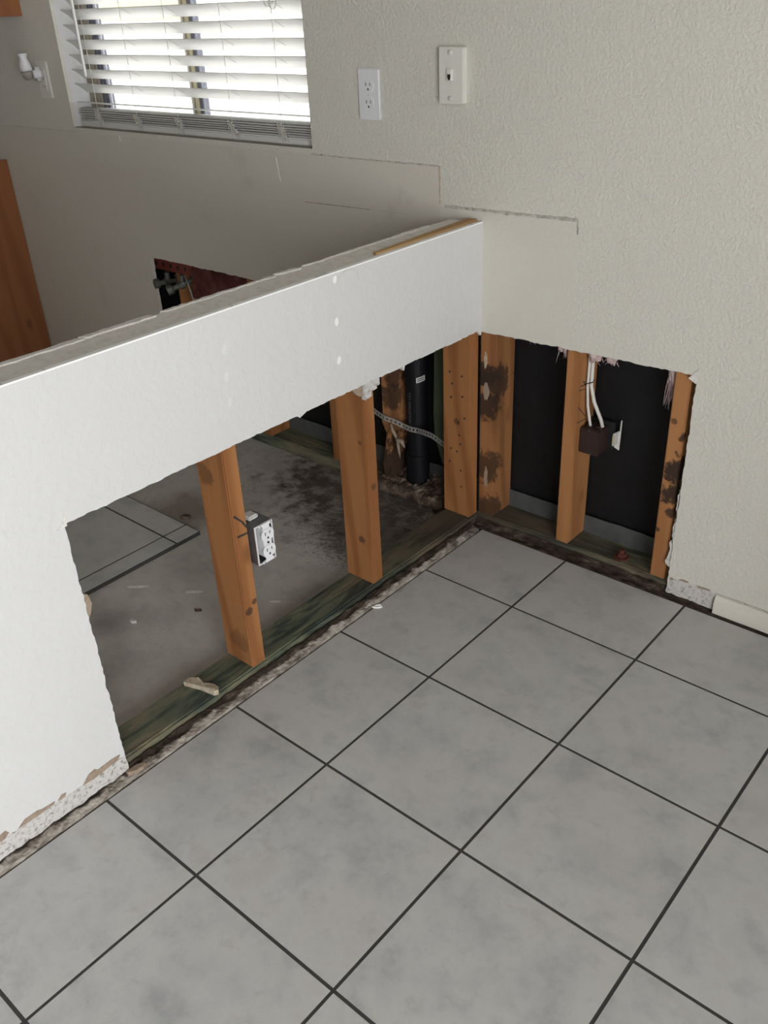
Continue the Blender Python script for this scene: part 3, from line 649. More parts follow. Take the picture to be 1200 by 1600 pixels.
# ------------------------------------------------------------------ blind
xm = (WX0 + WX1) / 2
bl = empty('window_blind', (xm, 0.045, WZ0), 'white horizontal slat blind hanging in the bright kitchen window', 'blind')
SX0, SX1, SY = WX0 + 0.012, WX1 - 0.012, 0.046
def slat_mesh(tilt, z, name='slat'):
    mb = MB(); n = 8; W = 0.050; v = []; f = []
    for x in (SX0, SX1):
        for side in (1, -1):
            for k in range(n + 1):
                t = (k / n - 0.5) * W; arch = 0.0022 * (1 - (2 * k / n - 1) ** 2) + side * 0.0011
                ca, sa = math.cos(tilt), math.sin(tilt)
                v.append((x, SY + t * ca + arch * sa, z - t * sa + arch * ca))
    m = n + 1
    for k in range(n):
        f.append((k, k + 1, 2 * m + k + 1, 2 * m + k)); f.append((m + k, 3 * m + k, 3 * m + k + 1, m + k + 1))
        f.append((k, m + k, m + k + 1, k + 1)); f.append((2 * m + k, 2 * m + k + 1, 3 * m + k + 1, 3 * m + k))
    f.append((0, 2 * m, 3 * m, m)); f.append((n, m + n, 3 * m + n, 2 * m + n))
    mb.add(v, f); return mb.build(name, 'slat', bl, smooth=False)
TILT = math.radians(36)
src = slat_mesh(TILT, 1.0832); z0 = WLOC[src]
PITCH = 0.0427
for k in range(1, 21): share(src, 'slat', z0 + Vector((0, 0, PITCH * k)), bl)
slat_mesh(math.radians(10), 1.0375)
flat = slat_mesh(0.0, 0.9895); zf = WLOC[flat]
for k in range(1, 6): share(flat, 'slat', zf + Vector((rng.uniform(-.004, .004), rng.uniform(-.004, .004), 0.0062 * k)), bl)
MB().box(SX0, SX1, SY - 0.026, SY + 0.026, WZ0 + 0.002, WZ0 + 0.020).build('bottom_rail', 'slat', bl, bevel=0.004)
MB().box(SX0 - 0.004, SX1 + 0.004, 0.012, 0.075, 2.00, 2.055).build('headrail', 'slat', bl, bevel=0.003)
for cx in (-1.560, -1.348, -1.138, -0.892, -0.686):
    mb = MB(); yf, yb = SY - 0.027, SY + 0.027
    mb.tube([(cx, yf, 2.0), (cx, yf, 1.0)], 0.0009, 5); mb.tube([(cx + 0.012, yb, 2.0), (cx + 0.012, yb, 1.0)], 0.0009, 5)
    for k in range(0, 21): mb.tube([(cx, yf, 1.0985 + PITCH * k), (cx + 0.012, yb, 1.0680 + PITCH * k)], 0.0006, 4)
    mb.build('ladder_cord', 'cord', bl)
    # slack cord bunched at the stack
    mb = MB()
    for q in range(3):
        pp = []; a0 = rng.uniform(0, 6)
        for i in range(24):
            a = a0 + i * 0.62
            pp.append((cx + 0.014 * math.cos(a) + rng.uniform(-.005, .005) + 0.006 * q, yf - 0.003 + rng.uniform(-.002, .002), 1.004 + 0.014 * math.sin(a * 0.8) + rng.uniform(-.006, .006) - .006 * q))
        mb.tube(pp, 0.0009, 5)
    mb.tube([(cx + .002, yf - .001, 1.0), (cx + .002, yf - .001, 0.972)], 0.0009, 5)
    mb.build('slack_cord', 'cord', bl)
# knotted pull cord
mb = MB()
for q in range(3):
    pp = []
    for i in range(17):
        a = 2 * math.pi * i / 16
        pp.append((-0.672 + 0.016 * math.cos(a) * (1 - .2 * q) - 0.018 * (q == 1), 0.012 - .002 * q, 1.318 + 0.026 * math.sin(a) + 0.006 * q))
    mb.tube(pp, 0.0011, 6)
mb.tube([(-0.676, 0.012, 2.0), (-0.674, 0.012, 1.32)], 0.0014, 6); mb.tube([(-0.664, 0.013, 2.0), (-0.668, 0.013, 1.32)], 0.0014, 6)
mb.build('pull_cord', 'cord', bl)
MB().lathe([(0.004, 0), (0.0052, 0.006), (0.0045, 0.05), (0.0042, 0.86), (0.002, 0.875)], (-1.572, 0.006, 1.122), (0, 0, 1), 10).build('tilt_wand', 'vinyl', bl, smooth=True)

# ------------------------------------------------------------------ outside, seen through the blind
tag(MB().box(-14, 8, 0.16, 14, -0.25, -0.12).build('yard_ground', 'ground'), kind='structure', label='pale concrete yard outside')
tag(MB().box(-14, 4, 4.2, 4.4, -0.12, 3.4).build('neighbour_wall', 'stucco'), 'bright white stucco wall beyond the kitchen window', 'wall')
ef = empty('porch_fascia', (-3.37, 1.5, 1.22), 'pale yellow board panel seen between the upper slats', 'panel')
for k in range(4): MB().box(-3.725, -2.96, 1.505 - .004 * k, 1.535, 1.235 + k * 0.15, 1.38 + k * 0.15).build('board', 'yellow', ef)

# ------------------------------------------------------------------ wall plates
def rrect(w_, h, r, n=4):
    pts = []
    for cx, cy, a0 in ((w_ / 2 - r, h / 2 - r, 0), (-w_ / 2 + r, h / 2 - r, 90), (-w_ / 2 + r, -h / 2 + r, 180), (w_ / 2 - r, -h / 2 + r, 270)):
        for i in range(n + 1):
            a = math.radians(a0 + 90 * i / n); pts.append((cx + r * math.cos(a), cy + r * math.sin(a)))
    return pts
class Face:
    """local frame on a wall: u right, v up, n towards the viewer"""
    def __init__(s, o, u, v, n): s.o, s.u, s.v, s.n = Vector(o), Vector(u), Vector(v), Vector(n)
    def solid(s, pts, d0, d1, name, mat, parent, bevel=0, smooth=False):
        k = len(pts); V = [s.o + s.u * p[0] + s.v * p[1] + s.n * d for d in (d0, d1) for p in pts]
        mb = MB(); mb.add(V, [tuple(range(k)), tuple(range(2 * k - 1, k - 1, -1))] + [(i, (i + 1) % k, k + (i + 1) % k, k + i) for i in range(k)])
        return mb.build(name, mat, parent, bevel=bevel, smooth=smooth)
    def disc(s, c, r, d0, d1, name, mat, parent, dome=0):
        o = s.o + s.u * c[0] + s.v * c[1] + s.n * d0
        return MB().lathe([(r, 0), (r, d1 - d0), (r * 0.6, d1 - d0 + dome)], o, s.n, 14).build(name, mat, parent)
def off(pts, dx, dy): return [(x + dx, y + dy) for x, y in pts]
def recept(F, cv, d, parent, mat, rw=0.0165, rh=0.0142):
    out = []
    for i in range(24):
        a = 2 * math.pi * i / 24; x, y = 0.0172 * math.cos(a), 0.0172 * math.sin(a)
        out.append((x, max(-rh, min(rh, y))))
    r_ = F.solid(off(out, 0, cv), d, d + 0.002, 'receptacle', mat, parent)
    for dx, h in ((-0.0064, 0.0080), (0.0064, 0.0066)):
        F.solid(off(rrect(0.0019, h, 0.0004, 1), dx, cv + 0.0035), d + 0.0012, d + 0.0023, 'slot', 'slot', r_)
    F.solid(off(rrect(0.0046, 0.0050, 0.0021, 3), 0, cv - 0.0075), d + 0.0012, d + 0.0023, 'ground_hole', 'slot', r_)
    return r_
# duplex outlet between the window and the phone plate
F = Face((-0.340, 0, 1.1035), (1, 0, 0), (0, 0, 1), (0, -1, 0))
e = empty('wall_outlet', (-0.340, 0, 1.047), 'white duplex power outlet on the cream wall between window and phone plate', 'outlet')
F.solid(rrect(0.070, 0.1145, 0.003), -0.001, 0.0065, 'cover_plate', 'plastic', e, bevel=0.0045)
recept(F, 0.0195, 0.0060, e, 'plastic'); recept(F, -0.0195, 0.0060, e, 'plastic')
F.disc((0, 0), 0.0028, 0.0060, 0.0072, 'screw', 'screw', e)
# telephone plate
F = Face((-0.083, 0, 1.150), (1, 0, 0), (0, 0, 1), (0, -1, 0))
e = empty('phone_wall_plate', (-0.083, 0, 1.093), 'off-white telephone jack plate with two mounting studs, above the half wall', 'phone jack')
F.solid(rrect(0.069, 0.1155, 0.004), -0.001, 0.0155, 'cover_plate', 'plastic_w', e, bevel=0.002)
jk = F.solid(off(rrect(0.0125, 0.0235, 0.001), -0.001, 0.002), 0.015, 0.0215, 'jack_body', 'plastic_w', e, bevel=0.0007)
F.solid([(-0.0050, 0.0035), (0.0036, 0.0035), (0.0036, -0.0030), (0.0012, -0.0085), (-0.0022, -0.0085), (-0.0050, -0.0030)], 0.0212, 0.0220, 'jack_opening', 'slot', jk)
F.disc((0.0, 0.047), 0.0048, 0.015, 0.0195, 'mounting_stud', 'screw', e, 0.001); F.disc((0.0, -0.046), 0.0048, 0.015, 0.0195, 'mounting_stud', 'screw', e, 0.001)
# outlet by the upper cabinet, with the night light in it
F = Face((-1.812, 0, 1.109), (1, 0, 0), (0, 0, 1), (0, -1, 0))
e = empty('wall_outlet', (-1.812, 0, 1.052), 'white outlet on the wall left of the window, next to the night light', 'outlet')
F.solid(rrect(0.072, 0.1145, 0.003), -0.001, 0.0065, 'cover_plate', 'plastic_w', e, bevel=0.0035)
ins = F.solid(rrect(0.0335, 0.067, 0.002), 0.006, 0.0085, 'outlet_insert', 'plastic_w', e, bevel=0.0006)
for cv in (0.0195, -0.0195):
    for dx in (-0.0064, 0.0064): F.solid(off(rrect(0.0018, 0.007, 0.0004, 1), dx, cv), 0.0078, 0.0090, 'slot', 'slot', ins)
e = empty('night_light', (-1.835, -0.05, 1.105), 'small white plug-in night light with smoky bulb cover, beside the kitchen window', 'night light')
MB().box(-1.828, -1.790, -0.040, -0.0092, 1.108, 1.150).build('plug_body', 'plastic', e, bevel=0.009, smooth=True)
MB().lathe([(0.004, 0.0), (0.0195, 0.0005), (0.0185, 0.018), (0.0150, 0.030), (0.0120, 0.040), (0.0165, 0.052), (0.0175, 0.053)], (-1.831, -0.050, 1.138), (-0.12, 0, 1), 24).build('shade', 'plastic', e, smooth=True)
MB().lathe([(0.0005, 0.0), (0.009, 0.0025), (0.0155, 0.009), (0.0185, 0.018), (0.0192, 0.026)], (-1.829, -0.050, 1.111), (-0.08, 0, 1), 24).build('bulb_cover', 'bulb', e, smooth=True)

# ------------------------------------------------------------------ metal box with the outlet on the first stud
e = empty('electrical_box', (-0.02, -0.781, 0.285), 'open galvanised electrical box with a bare white duplex outlet, fixed to the nearest stud', 'electrical box')
by0, by1, bz0, bz1 = -0.8085, -0.7600, 0.288, 0.381
mb = MB(); t_ = 0.0016
mb.box(-0.052, 0.004, by0, by0 + t_, bz0, bz1).box(-0.052, 0.004, by1 - t_, by1, bz0, bz1).box(-0.052, 0.004, by0 + t_, by1 - t_, bz0, bz0 + t_).box(-0.052, 0.004, by0 + t_, by1 - t_, bz1 - t_, bz1).box(-0.052, -0.0504, by0, by1, bz0, bz1)
bx_ = mb.build('box_shell', 'steel', e)
F = Face((0.004, (by0 + by1) / 2, (bz0 + bz1) / 2), (0, 1, 0), (0, 0, 1), (1, 0, 0))
wy, hz = (by1 - by0) / 2, (bz1 - bz0) / 2
for a, b, c, d in ((-wy, -wy + 0.0022, -hz, hz), (wy - 0.0022, wy, -hz, hz), (-wy + .0022, wy - .0022, hz - 0.0022, hz), (-wy + .0022, wy - .0022, -hz, -hz + 0.0022)):
    F.solid([(a, c), (b, c), (b, d), (a, d)], -0.001, 0.0022, 'painted_rim', 'plastic', bx_)
MB().box(-0.046, -0.020, -0.798, -0.772, bz1 + .0002, bz1 + 0.010).build('cable_clamp', 'gyp', e, bevel=0.003)
F = Face((0.006, (by0 + by1) / 2 + 0.0045, (bz0 + bz1) / 2), (0, 1, 0), (0, 0, 1), (1, 0, 0))
ok = F.solid(off(rrect(0.022, 0.070, 0.003), 0, 0), -0.022, 0.003, 'outlet_body', 'plastic', e, bevel=0.001)
for sg in (1, -1):
    F.solid([(-0.018, sg * 0.0465), (0.018, sg * 0.0465), (0.018, sg * 0.0415), (0.009, sg * 0.040), (0.009, sg * 0.030), (-0.009, sg * 0.030), (-0.009, sg * 0.040), (-0.018, sg * 0.0415)], 0.000, 0.0022, 'mounting_ear', 'plastic', ok)
    for dx in (-0.014, 0.014): F.disc((dx, sg * 0.0435), 0.0014, 0.0018, 0.0026, 'ear_hole', 'slot', ok)
recept(F, 0.0195, 0.003, e, 'plastic'); recept(F, -0.0195, 0.003, e, 'plastic')
F.disc((0, 0), 0.0024, 0.0030, 0.0046, 'screw', 'slot', e)
for zz in (0.315, 0.330, 0.348): MB().lathe([(0.0035, 0), (0.0035, 0.003)], (-0.004, by0 + 0.0075, zz), (0, -1, 0), 8).build('terminal_screw', 'plastic', e)
cb = MB().tube([(-0.045, -0.800, 0.383), (-0.045, -0.802, 0.42), (-0.046, -0.8035, 0.46), (-0.046, -0.804, 0.60), (-0.046, -0.804, 0.78)], 0.0048, 8, 1.0).build('electrical_cable', 'cable', None, smooth=True)
tag(cb, 'white cable running down behind the nearest stud into the metal box', 'cable')

# ------------------------------------------------------------------ brown box on the outside wall, with its two cables
e = empty('electrical_box', (0.31, 0.06, 0.295), 'dark brown electrical box between the studs right of the corner', 'electrical box')
MB().box(0.2785, 0.332, 0.031, 0.084, 0.296, 0.364).build('box_shell', 'brown_box', e, bevel=0.0025)
MB().box(0.2785, 0.346, 0.0845, 0.092, 0.300, 0.372).build('box_flange', 'slot', e, bevel=0.0015)
MB().prism([(0.282, 0.052), (0.302, 0.050), (0.304, 0.078), (0.281, 0.079)], 'Z', 0.3635, 0.3675).build('cable_knockout', 'slot', e)
MB().prism(blob(0.317, 0.064, 0.011, 0.012, 12, .15), 'Z', 0.3635, 0.368).build('cable_knockout', 'brown_box', e)
for px_, py_, pz_ in ((0.305, 0.030, 0.362), (0.312, 0.030, 0.2985)): MB().lathe([(0.0024, 0), (0.002, 0.001)], (px_, py_ + .001, pz_), (0, -1, 0), 8).build('rivet', 'steel', e)
yk = MB().prism([(0.346, 0.306), (0.360, 0.300), (0.361, 0.381), (0.3592, 0.381), (0.3585, 0.352), (0.352, 0.349), (0.347, 0.343), (0.352, 0.335), (0.347, 0.327), (0.351, 0.318)], 'Y', 0.0885, 0.0925).build('outlet_yoke', 'plastic_w', e)
MB().prism([(0.3465, 0.347), (0.3555, 0.352), (0.3555, 0.318), (0.3465, 0.312)], 'Y', 0.076, 0.088).build('outlet_side', 'sticker', e, bevel=0.001)
MB().prism([(0.347, 0.341), (0.353, 0.344), (0.353, 0.322), (0.347, 0.318)], 'Y', 0.0745, 0.0762).build('rating_label', 'yellow', e)
c_a = MB().tube([(0.2835, 0.046, 0.78), (0.2835, 0.046, 0.56), (0.2835, 0.045, 0.47), (0.288, 0.045, 0.42), (0.296, 0.048, 0.375), (0.297, 0.050, 0.366)], 0.0036, 8).build('electrical_cable', 'cable', None, smooth=True)
tag(c_a, 'thinner white cable nearest the stud, entering the brown box', 'cable')
c_b = MB().tube([(0.2905, 0.050, 0.78), (0.2905, 0.050, 0.56), (0.291, 0.050, 0.47), (0.301, 0.052, 0.43), (0.320, 0.058, 0.385), (0.325, 0.060, 0.366)], 0.0046, 8).build('electrical_cable', 'cable', None, smooth=True)
tag(c_b, 'thicker white cable bending away from the stud into the brown box', 'cable')
st = MB().tube([(0.2778, 0.038, 0.476), (0.281, 0.0375, 0.4765), (0.2885, 0.0435, 0.479), (0.2955, 0.046, 0.482), (0.294, 0.058, 0.484), (0.2778, 0.060, 0.483)], 0.0013, 6).build('cable_staple', 'slot', None)
tag(st, 'black staple holding the two white cables to the stud', 'staple')

# ------------------------------------------------------------------ drain pipe, strap, green board
PX, PY = -0.268, 0.062
e = empty('drain_pipe', (PX, PY, 0.0), 'black plastic drain pipe standing in the wet corner behind the half wall', 'pipe')
MB().lathe([(0.0302, -0.01), (0.0302, 0.95)], (PX, PY, 0.0), (0, 0, 1), 32).build('pipe', 'abs', e, smooth=False)
MB().lathe([(0.0302, 0.0), (0.0345, 0.001), (0.0350, 0.05), (0.0345, 0.094), (0.0302, 0.096)], (PX - .001, PY, 0.028), (0, 0, 1), 32).build('coupling', 'abs', e)
MB().lathe([(0.0302, 0.0), (0.0350, 0.001), (0.0350, 0.12), (0.0302, 0.121)], (PX, PY, 0.345), (0, 0, 1), 32).build('coupling', 'abs', e)
# sticker wrapped on the pipe and the printed line
mb = MB(); V = []; FF = []
for i in range(9):
    a = math.radians(-52 + i * 5.5)
    for z in (0.358, 0.3735): V.append((PX + 0.0357 * math.cos(a), PY + 0.0357 * math.sin(a), z + 0.006 * (i / 8)))
for i in range(8): FF.append((2 * i, 2 * i + 2, 2 * i + 3, 2 * i + 1))
mb.add(V, FF); mb.add([(x + .0003, y - .0003, z) for x, y, z in V], FF); stk = mb.build('sticker', 'sticker', e)
for zz in (0.3625, 0.3680):
    V = []
    for i in range(7):
        a = math.radians(-47 + i * 5.5)
        for z in (zz, zz + 0.0026): V.append((PX + 0.0364 * math.cos(a), PY + 0.0364 * math.sin(a), z + 0.0055 * ((i + .5) / 8)))
    MB().add(V, [(2 * i, 2 * i + 2, 2 * i + 3, 2 * i + 1) for i in range(6)]).build('sticker_print', 'slot', stk)
fc = bpy.data.curves.new('print', 'FONT'); fc.body = 'I MOUNTAIN COL'; fc.size = 0.0135; fc.extrude = 0.00015
to = bpy.data.objects.new('print_tmp', fc); COL.objects.link(to)
dg = bpy.context.evaluated_depsgraph_get(); tm = bpy.data.meshes.new_from_object(to.evaluated_get(dg))
bpy.data.objects.remove(to)
xs = [q.co.x for q in tm.vertices]; L0 = max(xs) - min(xs)
for q in tm.vertices:
    s_, h_, d_ = (q.co.x - min(xs)) / L0 * 0.105, q.co.y, q.co.z
    a = math.radians(-86) - h_ / 0.0305
    q.co = (0.0305 * math.cos(a) + d_ * math.cos(a), 0.0305 * math.sin(a) + d_ * math.sin(a), s_)
tm.materials.append(M['print']); tp = bpy.data.objects.new('printed_lettering', tm); COL.objects.link(tp); tp.parent = e; tp.location = (0, 0, 0.222)
# perforated hanger strap
path = [(-0.420, 0.012, 0.262), (-0.385, 0.008, 0.245), (-0.345, 0.004, 0.236), (-0.318, 0.018, 0.226), (-0.296, 0.030, 0.214), (-0.268, 0.0275, 0.212), (-0.240, 0.029, 0.214), (-0.205, 0.016, 0.222), (-0.170, 0.006, 0.226), (-0.135, 0.001, 0.217), (-0.1025, -0.004, 0.209)]
# resample
def resample(path, n):
    P_ = [Vector(p) for p in path]; seg = [(b - a).length for a, b in zip(P_[:-1], P_[1:])]; tot = sum(seg); out = []
    for i in range(n + 1):
        s = tot * i / n; k = 0
        while k < len(seg) - 1 and s > seg[k]: s -= seg[k]; k += 1
        out.append(P_[k].lerp(P_[k + 1], min(1, s / seg[k])))
    return out
rp = resample(path, 52); mb = MB(); hw = 0.0085; hh = 0.0034
# per step: either a solid cell or a cell with a hole (built as top and bottom strips)
def cell(a, b, l0, l1):
    d = (b - a).normalized(); nrm = Vector((d.y, -d.x, 0)).normalized() * 0.0005
    up = Vector((0, 0, 1)); V = []
    for s in (-1, 1):
        for p in (a, b):
            for l in (l0, l1): V.append(p + up * l + nrm * s)
    mb.add(V, [(0, 1, 3, 2), (4, 6, 7, 5), (0, 4, 5, 1), (2, 3, 7, 6), (0, 2, 6, 4), (1, 5, 7, 3)])
for i in range(52):
    if i % 2 == 0: cell(rp[i], rp[i + 1], -hw, hw)
    else: cell(rp[i], rp[i + 1], -hw, -hh); cell(rp[i], rp[i + 1], hh, hw)
tag(mb.build('hanger_strap', 'strap'), 'perforated metal hanger strap wrapped across the black drain pipe', 'strap')
# bent scrap of strap hanging from it
mb = MB()
mb.tube([(-0.322, 0.006, 0.222), (-0.312, 0.002, 0.205), (-0.300, 0.004, 0.185), (-0.298, 0.006, 0.165)], [0.004, 0.006, 0.008, 0.009], 6, 0.4)
mb.tube([(-0.300, 0.003, 0.182), (-0.286, -0.004, 0.186), (-0.272, -0.006, 0.184), (-0.264, -0.004, 0.165)], [0.007, 0.009, 0.009, 0.002], 6, 0.5)
mb.tube([(-0.298, 0.006, 0.168), (-0.292, 0.004, 0.140), (-0.290, 0.004, 0.118)], [0.008, 0.005, 0.001], 6, 0.4)
tag(mb.build('torn_paper_scrap', 'tanpaper', smooth=True), 'torn tan paper scrap dangling beside the black drain pipe', 'scrap')
gb = MB().prism([(-0.215, 0.95), (-0.216, 0.43), (-0.2215, 0.25), (-0.218, 0.185), (-0.190, 0.100), (-0.118, 0.098), (-0.112, 0.95)], 'Y', 0.080, 0.0925).build('green_board', 'greenboard')
tag(gb, 'dark green board scrap standing between the drain pipe and the end stud', 'board')
# rubble around the drain: one mound
mb = MB(); V = []; FF = []; HOLE = []; n1, n2 = 60, 30
for i in range(n1 + 1):
    for k in range(n2 + 1):
        x = -0.42 + 0.30 * i / n1; y = -0.015 + 0.115 * k / n2
        g = math.exp(-((x + 0.29) / 0.11) ** 2) * 0.6 + 0.4; dp = math.hypot(x - PX, y - PY)
        z = 0.029 + 0.030 * g * (k / n2) * (0.55 + mnoise.noise((x * 30, y * 30, 1))) + 0.008 * mnoise.noise((x * 90, y * 90, 4))
        V.append((x, y, max(z, 0.02) if 0 < i < n1 and k > 0 else 0.0)); HOLE.append(dp < 0.037)
for i in range(n1):
    for k in range(n2):
        q4 = (i * (n2 + 1) + k, (i + 1) * (n2 + 1) + k, (i + 1) * (n2 + 1) + k + 1, i * (n2 + 1) + k + 1)
        if not any(HOLE[q] for q in q4): FF.append(q4)
mb.add(V, FF)
M['rubble'] = mat_mottled('wet_rubble', [(0.32, (0.02, 0.014, 0.011)), (0.5, (0.075, 0.05, 0.036)), (0.62, (0.17, 0.13, 0.10)), (0.8, (0.30, 0.26, 0.22))], 34, bump=0.004)
tag(mb.build('dirt_mound', 'rubble'), 'wet brown dirt and crumbs heaped round the foot of the drain', 'dirt', kind='stuff')

# ------------------------------------------------------------------ plumbing in the sink opening
e = empty('water_valve', (-1.41, 0.0, 0.44), 'grey angle stop valve nearest the left edge of the sink opening', 'valve')
def valve(e, o, tip):
    o, tip = Vector(o), Vector(tip); d = (tip - o).normalized(); L = (tip - o).length
    MB().lathe([(0.008, 0), (0.008, L * 0.35), (0.0135, L * 0.36), (0.0135, L * 0.55), (0.0095, L * 0.56), (0.0095, L * 0.78), (0.0150, L * 0.79), (0.0165, L * 0.84), (0.0165, L), (0.009, L + 0.001)], o, d, 12).build('valve_body', 'valve', e)
    MB().tube([o + d * L * 0.45, o + d * L * 0.45 + Vector((0.004, 0, 0.034))], 0.0085, 10).build('outlet_nut', 'valve', e)
    MB().lathe([(0.021, 0), (0.019, 0.003)], o + d * 0.004, d, 16).build('escutcheon', 'steel', e)
valve(e, (-1.345, 0.075, 0.478), (-1.372, -0.006, 0.478))
e = empty('water_valve', (-1.27, 0.0, 0.44), 'grey angle stop valve with a wire loop, right one in the sink opening', 'valve')
valve(e, (-1.245, 0.070, 0.495), (-1.292, -0.014, 0.468))
MB().tube([(-1.262, 0.040, 0.512), (-1.24, 0.03, 0.514), (-1.222, 0.025, 0.49), (-1.216, 0.028, 0.455), (-1.206, 0.03, 0.41), (-1.20, 0.03, 0.36)], 0.0028, 7).build('wire_loop', 'strap', e, smooth=True)
mb = MB()
mb.box(-1.46, -1.20, 0.060, 0.0625, 0.508, 0.548)
o = mb.build('perforated_bracket', 'redmetal'); tag(o, 'rusty red perforated metal bracket behind the valves', 'bracket')
for k in range(6): MB().prism(blob(-1.435 + 0.04 * k, 0.528, 0.006, 0.008, 10, 0.02), 'Y', 0.0592, 0.0605).build('hole', 'slot', o)
bd = MB().prism(jag((-1.225, 0.445), (-0.68, 0.450), 0.03, 0.004) + [(-0.68, 0.580)] + jag((-0.68, 0.60), (-1.225, 0.595), 0.03, 0.002), 'Y', 0.036, 0.060).build('blocking_board', 'redboard')
tag(bd, 'dark red stained board running across the sink opening', 'board')

# ------------------------------------------------------------------ cabinets
e = empty('base_cabinet', (-2.5, -0.3, 0), 'brown wooden base cabinet without a worktop in the far kitchen corner', 'cabinet')
cx0, cx1, cy0 = -2.95, -2.200, -0.60
MB().box(cx1 - 0.016, cx1, cy0, -0.002, 0.0, 0.828).build('side_panel', 'cab', e, bevel=0.001)
MB().box(cx0, cx0 + 0.016, cy0, -0.002, 0.0, 0.828).build('side_panel', 'cab', e, bevel=0.001)
MB().box(cx0 + .0165, cx1 - .0165, cy0 + 0.02, -0.002, 0.10, 0.116).build('bottom_panel', 'cab', e)
MB().box(cx0 + .0165, cx1 - .0165, -0.01, -0.002, 0.117, 0.82).build('back_panel', 'cab', e)
MB().box(cx0 + .0165, cx1 - .0165, cy0 + 0.05, cy0 + 0.065, 0.0, 0.099).build('toe_kick', 'cab', e)
for za, zb in ((0.78, 0.828), (0.117, 0.14)): MB().box(cx0 + .0165, cx1 - .0165, cy0, cy0 + 0.018, za, zb).build('frame_rail', 'cab', e)
xm2 = (cx0 + cx1) / 2
for a, b in ((cx0 + 0.012, xm2 - 0.003), (xm2 + 0.003, cx1 - 0.012)):
    d_ = MB().box(a, b, cy0 - 0.020, cy0 - 0.001, 0.13, 0.80).build('door', 'cab', e, bevel=0.004)
    MB().box(a + 0.06, b - 0.06, cy0 - 0.0225, cy0 - 0.0195, 0.19, 0.74).build('door_panel', 'cab', d_, bevel=0.002)
e = empty('wall_cabinet', (-2.3, -0.15, 1.30), 'brown wooden wall cabinet hanging left of the kitchen window', 'cabinet')
ux0, ux1 = -2.95, -1.866
MB().box(ux1 - 0.016, ux1, -0.305, -0.002, 1.30, 2.06).build('side_panel', 'cab', e, bevel=0.001)
MB().box(ux0, ux0 + 0.016, -0.305, -0.002, 1.30, 2.06).build('side_panel', 'cab', e, bevel=0.001)
MB().box(ux0 + .0165, ux1 - .0165, -0.305, -0.002, 1.312, 1.328).build('bottom_panel', 'cab', e)
MB().box(ux0 + .0165, ux1 - .0165, -0.305, -0.002, 2.04, 2.06).build('top_panel', 'cab', e)
um = (ux0 + ux1) / 2
for a, b in ((ux0 + 0.004, um - 0.003), (um + 0.003, ux1 - 0.004)):
    d_ = MB().box(a, b, -0.326, -0.3055, 1.305, 2.055).build('door', 'cab', e, bevel=0.004)
    MB().box(a + 0.06, b - 0.06, -0.3285, -0.3255, 1.365, 1.995).build('door_panel', 'cab', d_, bevel=0.002)

# ------------------------------------------------------------------ insulation tufts
def tuft(c, r, label, strands=40, droop=0.02, seed=1):
    e = empty('insulation_tuft', (c[0], c[1], c[2] - r[2]), label, 'insulation', 'pink insulation in the wall cavity')
    bm = bmesh.new(); bmesh.ops.create_icosphere(bm, subdivisions=4, radius=1.0)
    for v_ in bm.verts:
        p = v_.co.copy(); k = 1 + 0.35 * mnoise.noise(p * 2.1 + Vector((seed, 0, 0))) + 0.18 * mnoise.noise(p * 6 + Vector((seed, 3, 0))) + 0.1 * mnoise.noise(p * 15)
        v_.co = Vector((c[0] + p.x * r[0] * k, c[1] + p.y * r[1] * k, c[2] + p.z * r[2] * k))
    mb = MB(); mb.add([tuple(v_.co) for v_ in bm.verts], [tuple(q.index for q in f_.verts) for f_ in bm.faces]); bm.free()
    mb.build('fluff', 'pink', e, smooth=True)
    mb = MB(); R_ = random.Random(seed)
    for i in range(strands):
        a = R_.uniform(0, 6.28); x = c[0] + r[0] * R_.uniform(-1, 1); y = c[1] + r[1] * R_.uniform(-.8, .4); z = c[2] - r[2] * R_.uniform(0.3, 0.8)
        dx, dy = R_.uniform(-.012, .012), R_.uniform(-.006, .006); dz = droop * R_.uniform(.4, 1.3)
        mb.tube([(x, y, z), (x + dx * .4, y + dy, z - dz * .5), (x + dx, y + dy, z - dz)], [0.0008, 0.0006, 0.0002], 3)
    o = mb.build('fibres', 'pink', e); o['kind'] = 'stuff'
tuft((0.145, 0.040, 0.592), (0.10, 0.022, 0.030), 'thin pink insulation edge along the top between corner stud and middle stud', 50, 0.018, 1)
tuft((0.222, 0.035, 0.575), (0.018, 0.015, 0.030), 'pink insulation wisp touching the left side of the middle stud', 20, 0.03, 2)
tuft((0.300, 0.040, 0.565), (0.018, 0.018, 0.026), 'pink insulation lump above the two white cables', 12, 0.01, 3)
tuft((0.340, 0.050, 0.562), (0.014, 0.012, 0.026), 'small pink insulation point right of the white cables', 12, 0.012, 4)
tuft((0.500, 0.040, 0.560), (0.013, 0.014, 0.040), 'grey-pink insulation wisps hanging left of the eaten stud', 46, 0.055, 5)
tuft((0.566, 0.062, 0.460), (0.010, 0.016, 0.125), 'tall pink insulation strip squeezed right of the eaten stud', 20, 0.02, 6)
tuft((0.018, 0.012, 0.585), (0.022, 0.009, 0.020), 'pink insulation scrap at the top of the corner stud', 10, 0.01, 7)

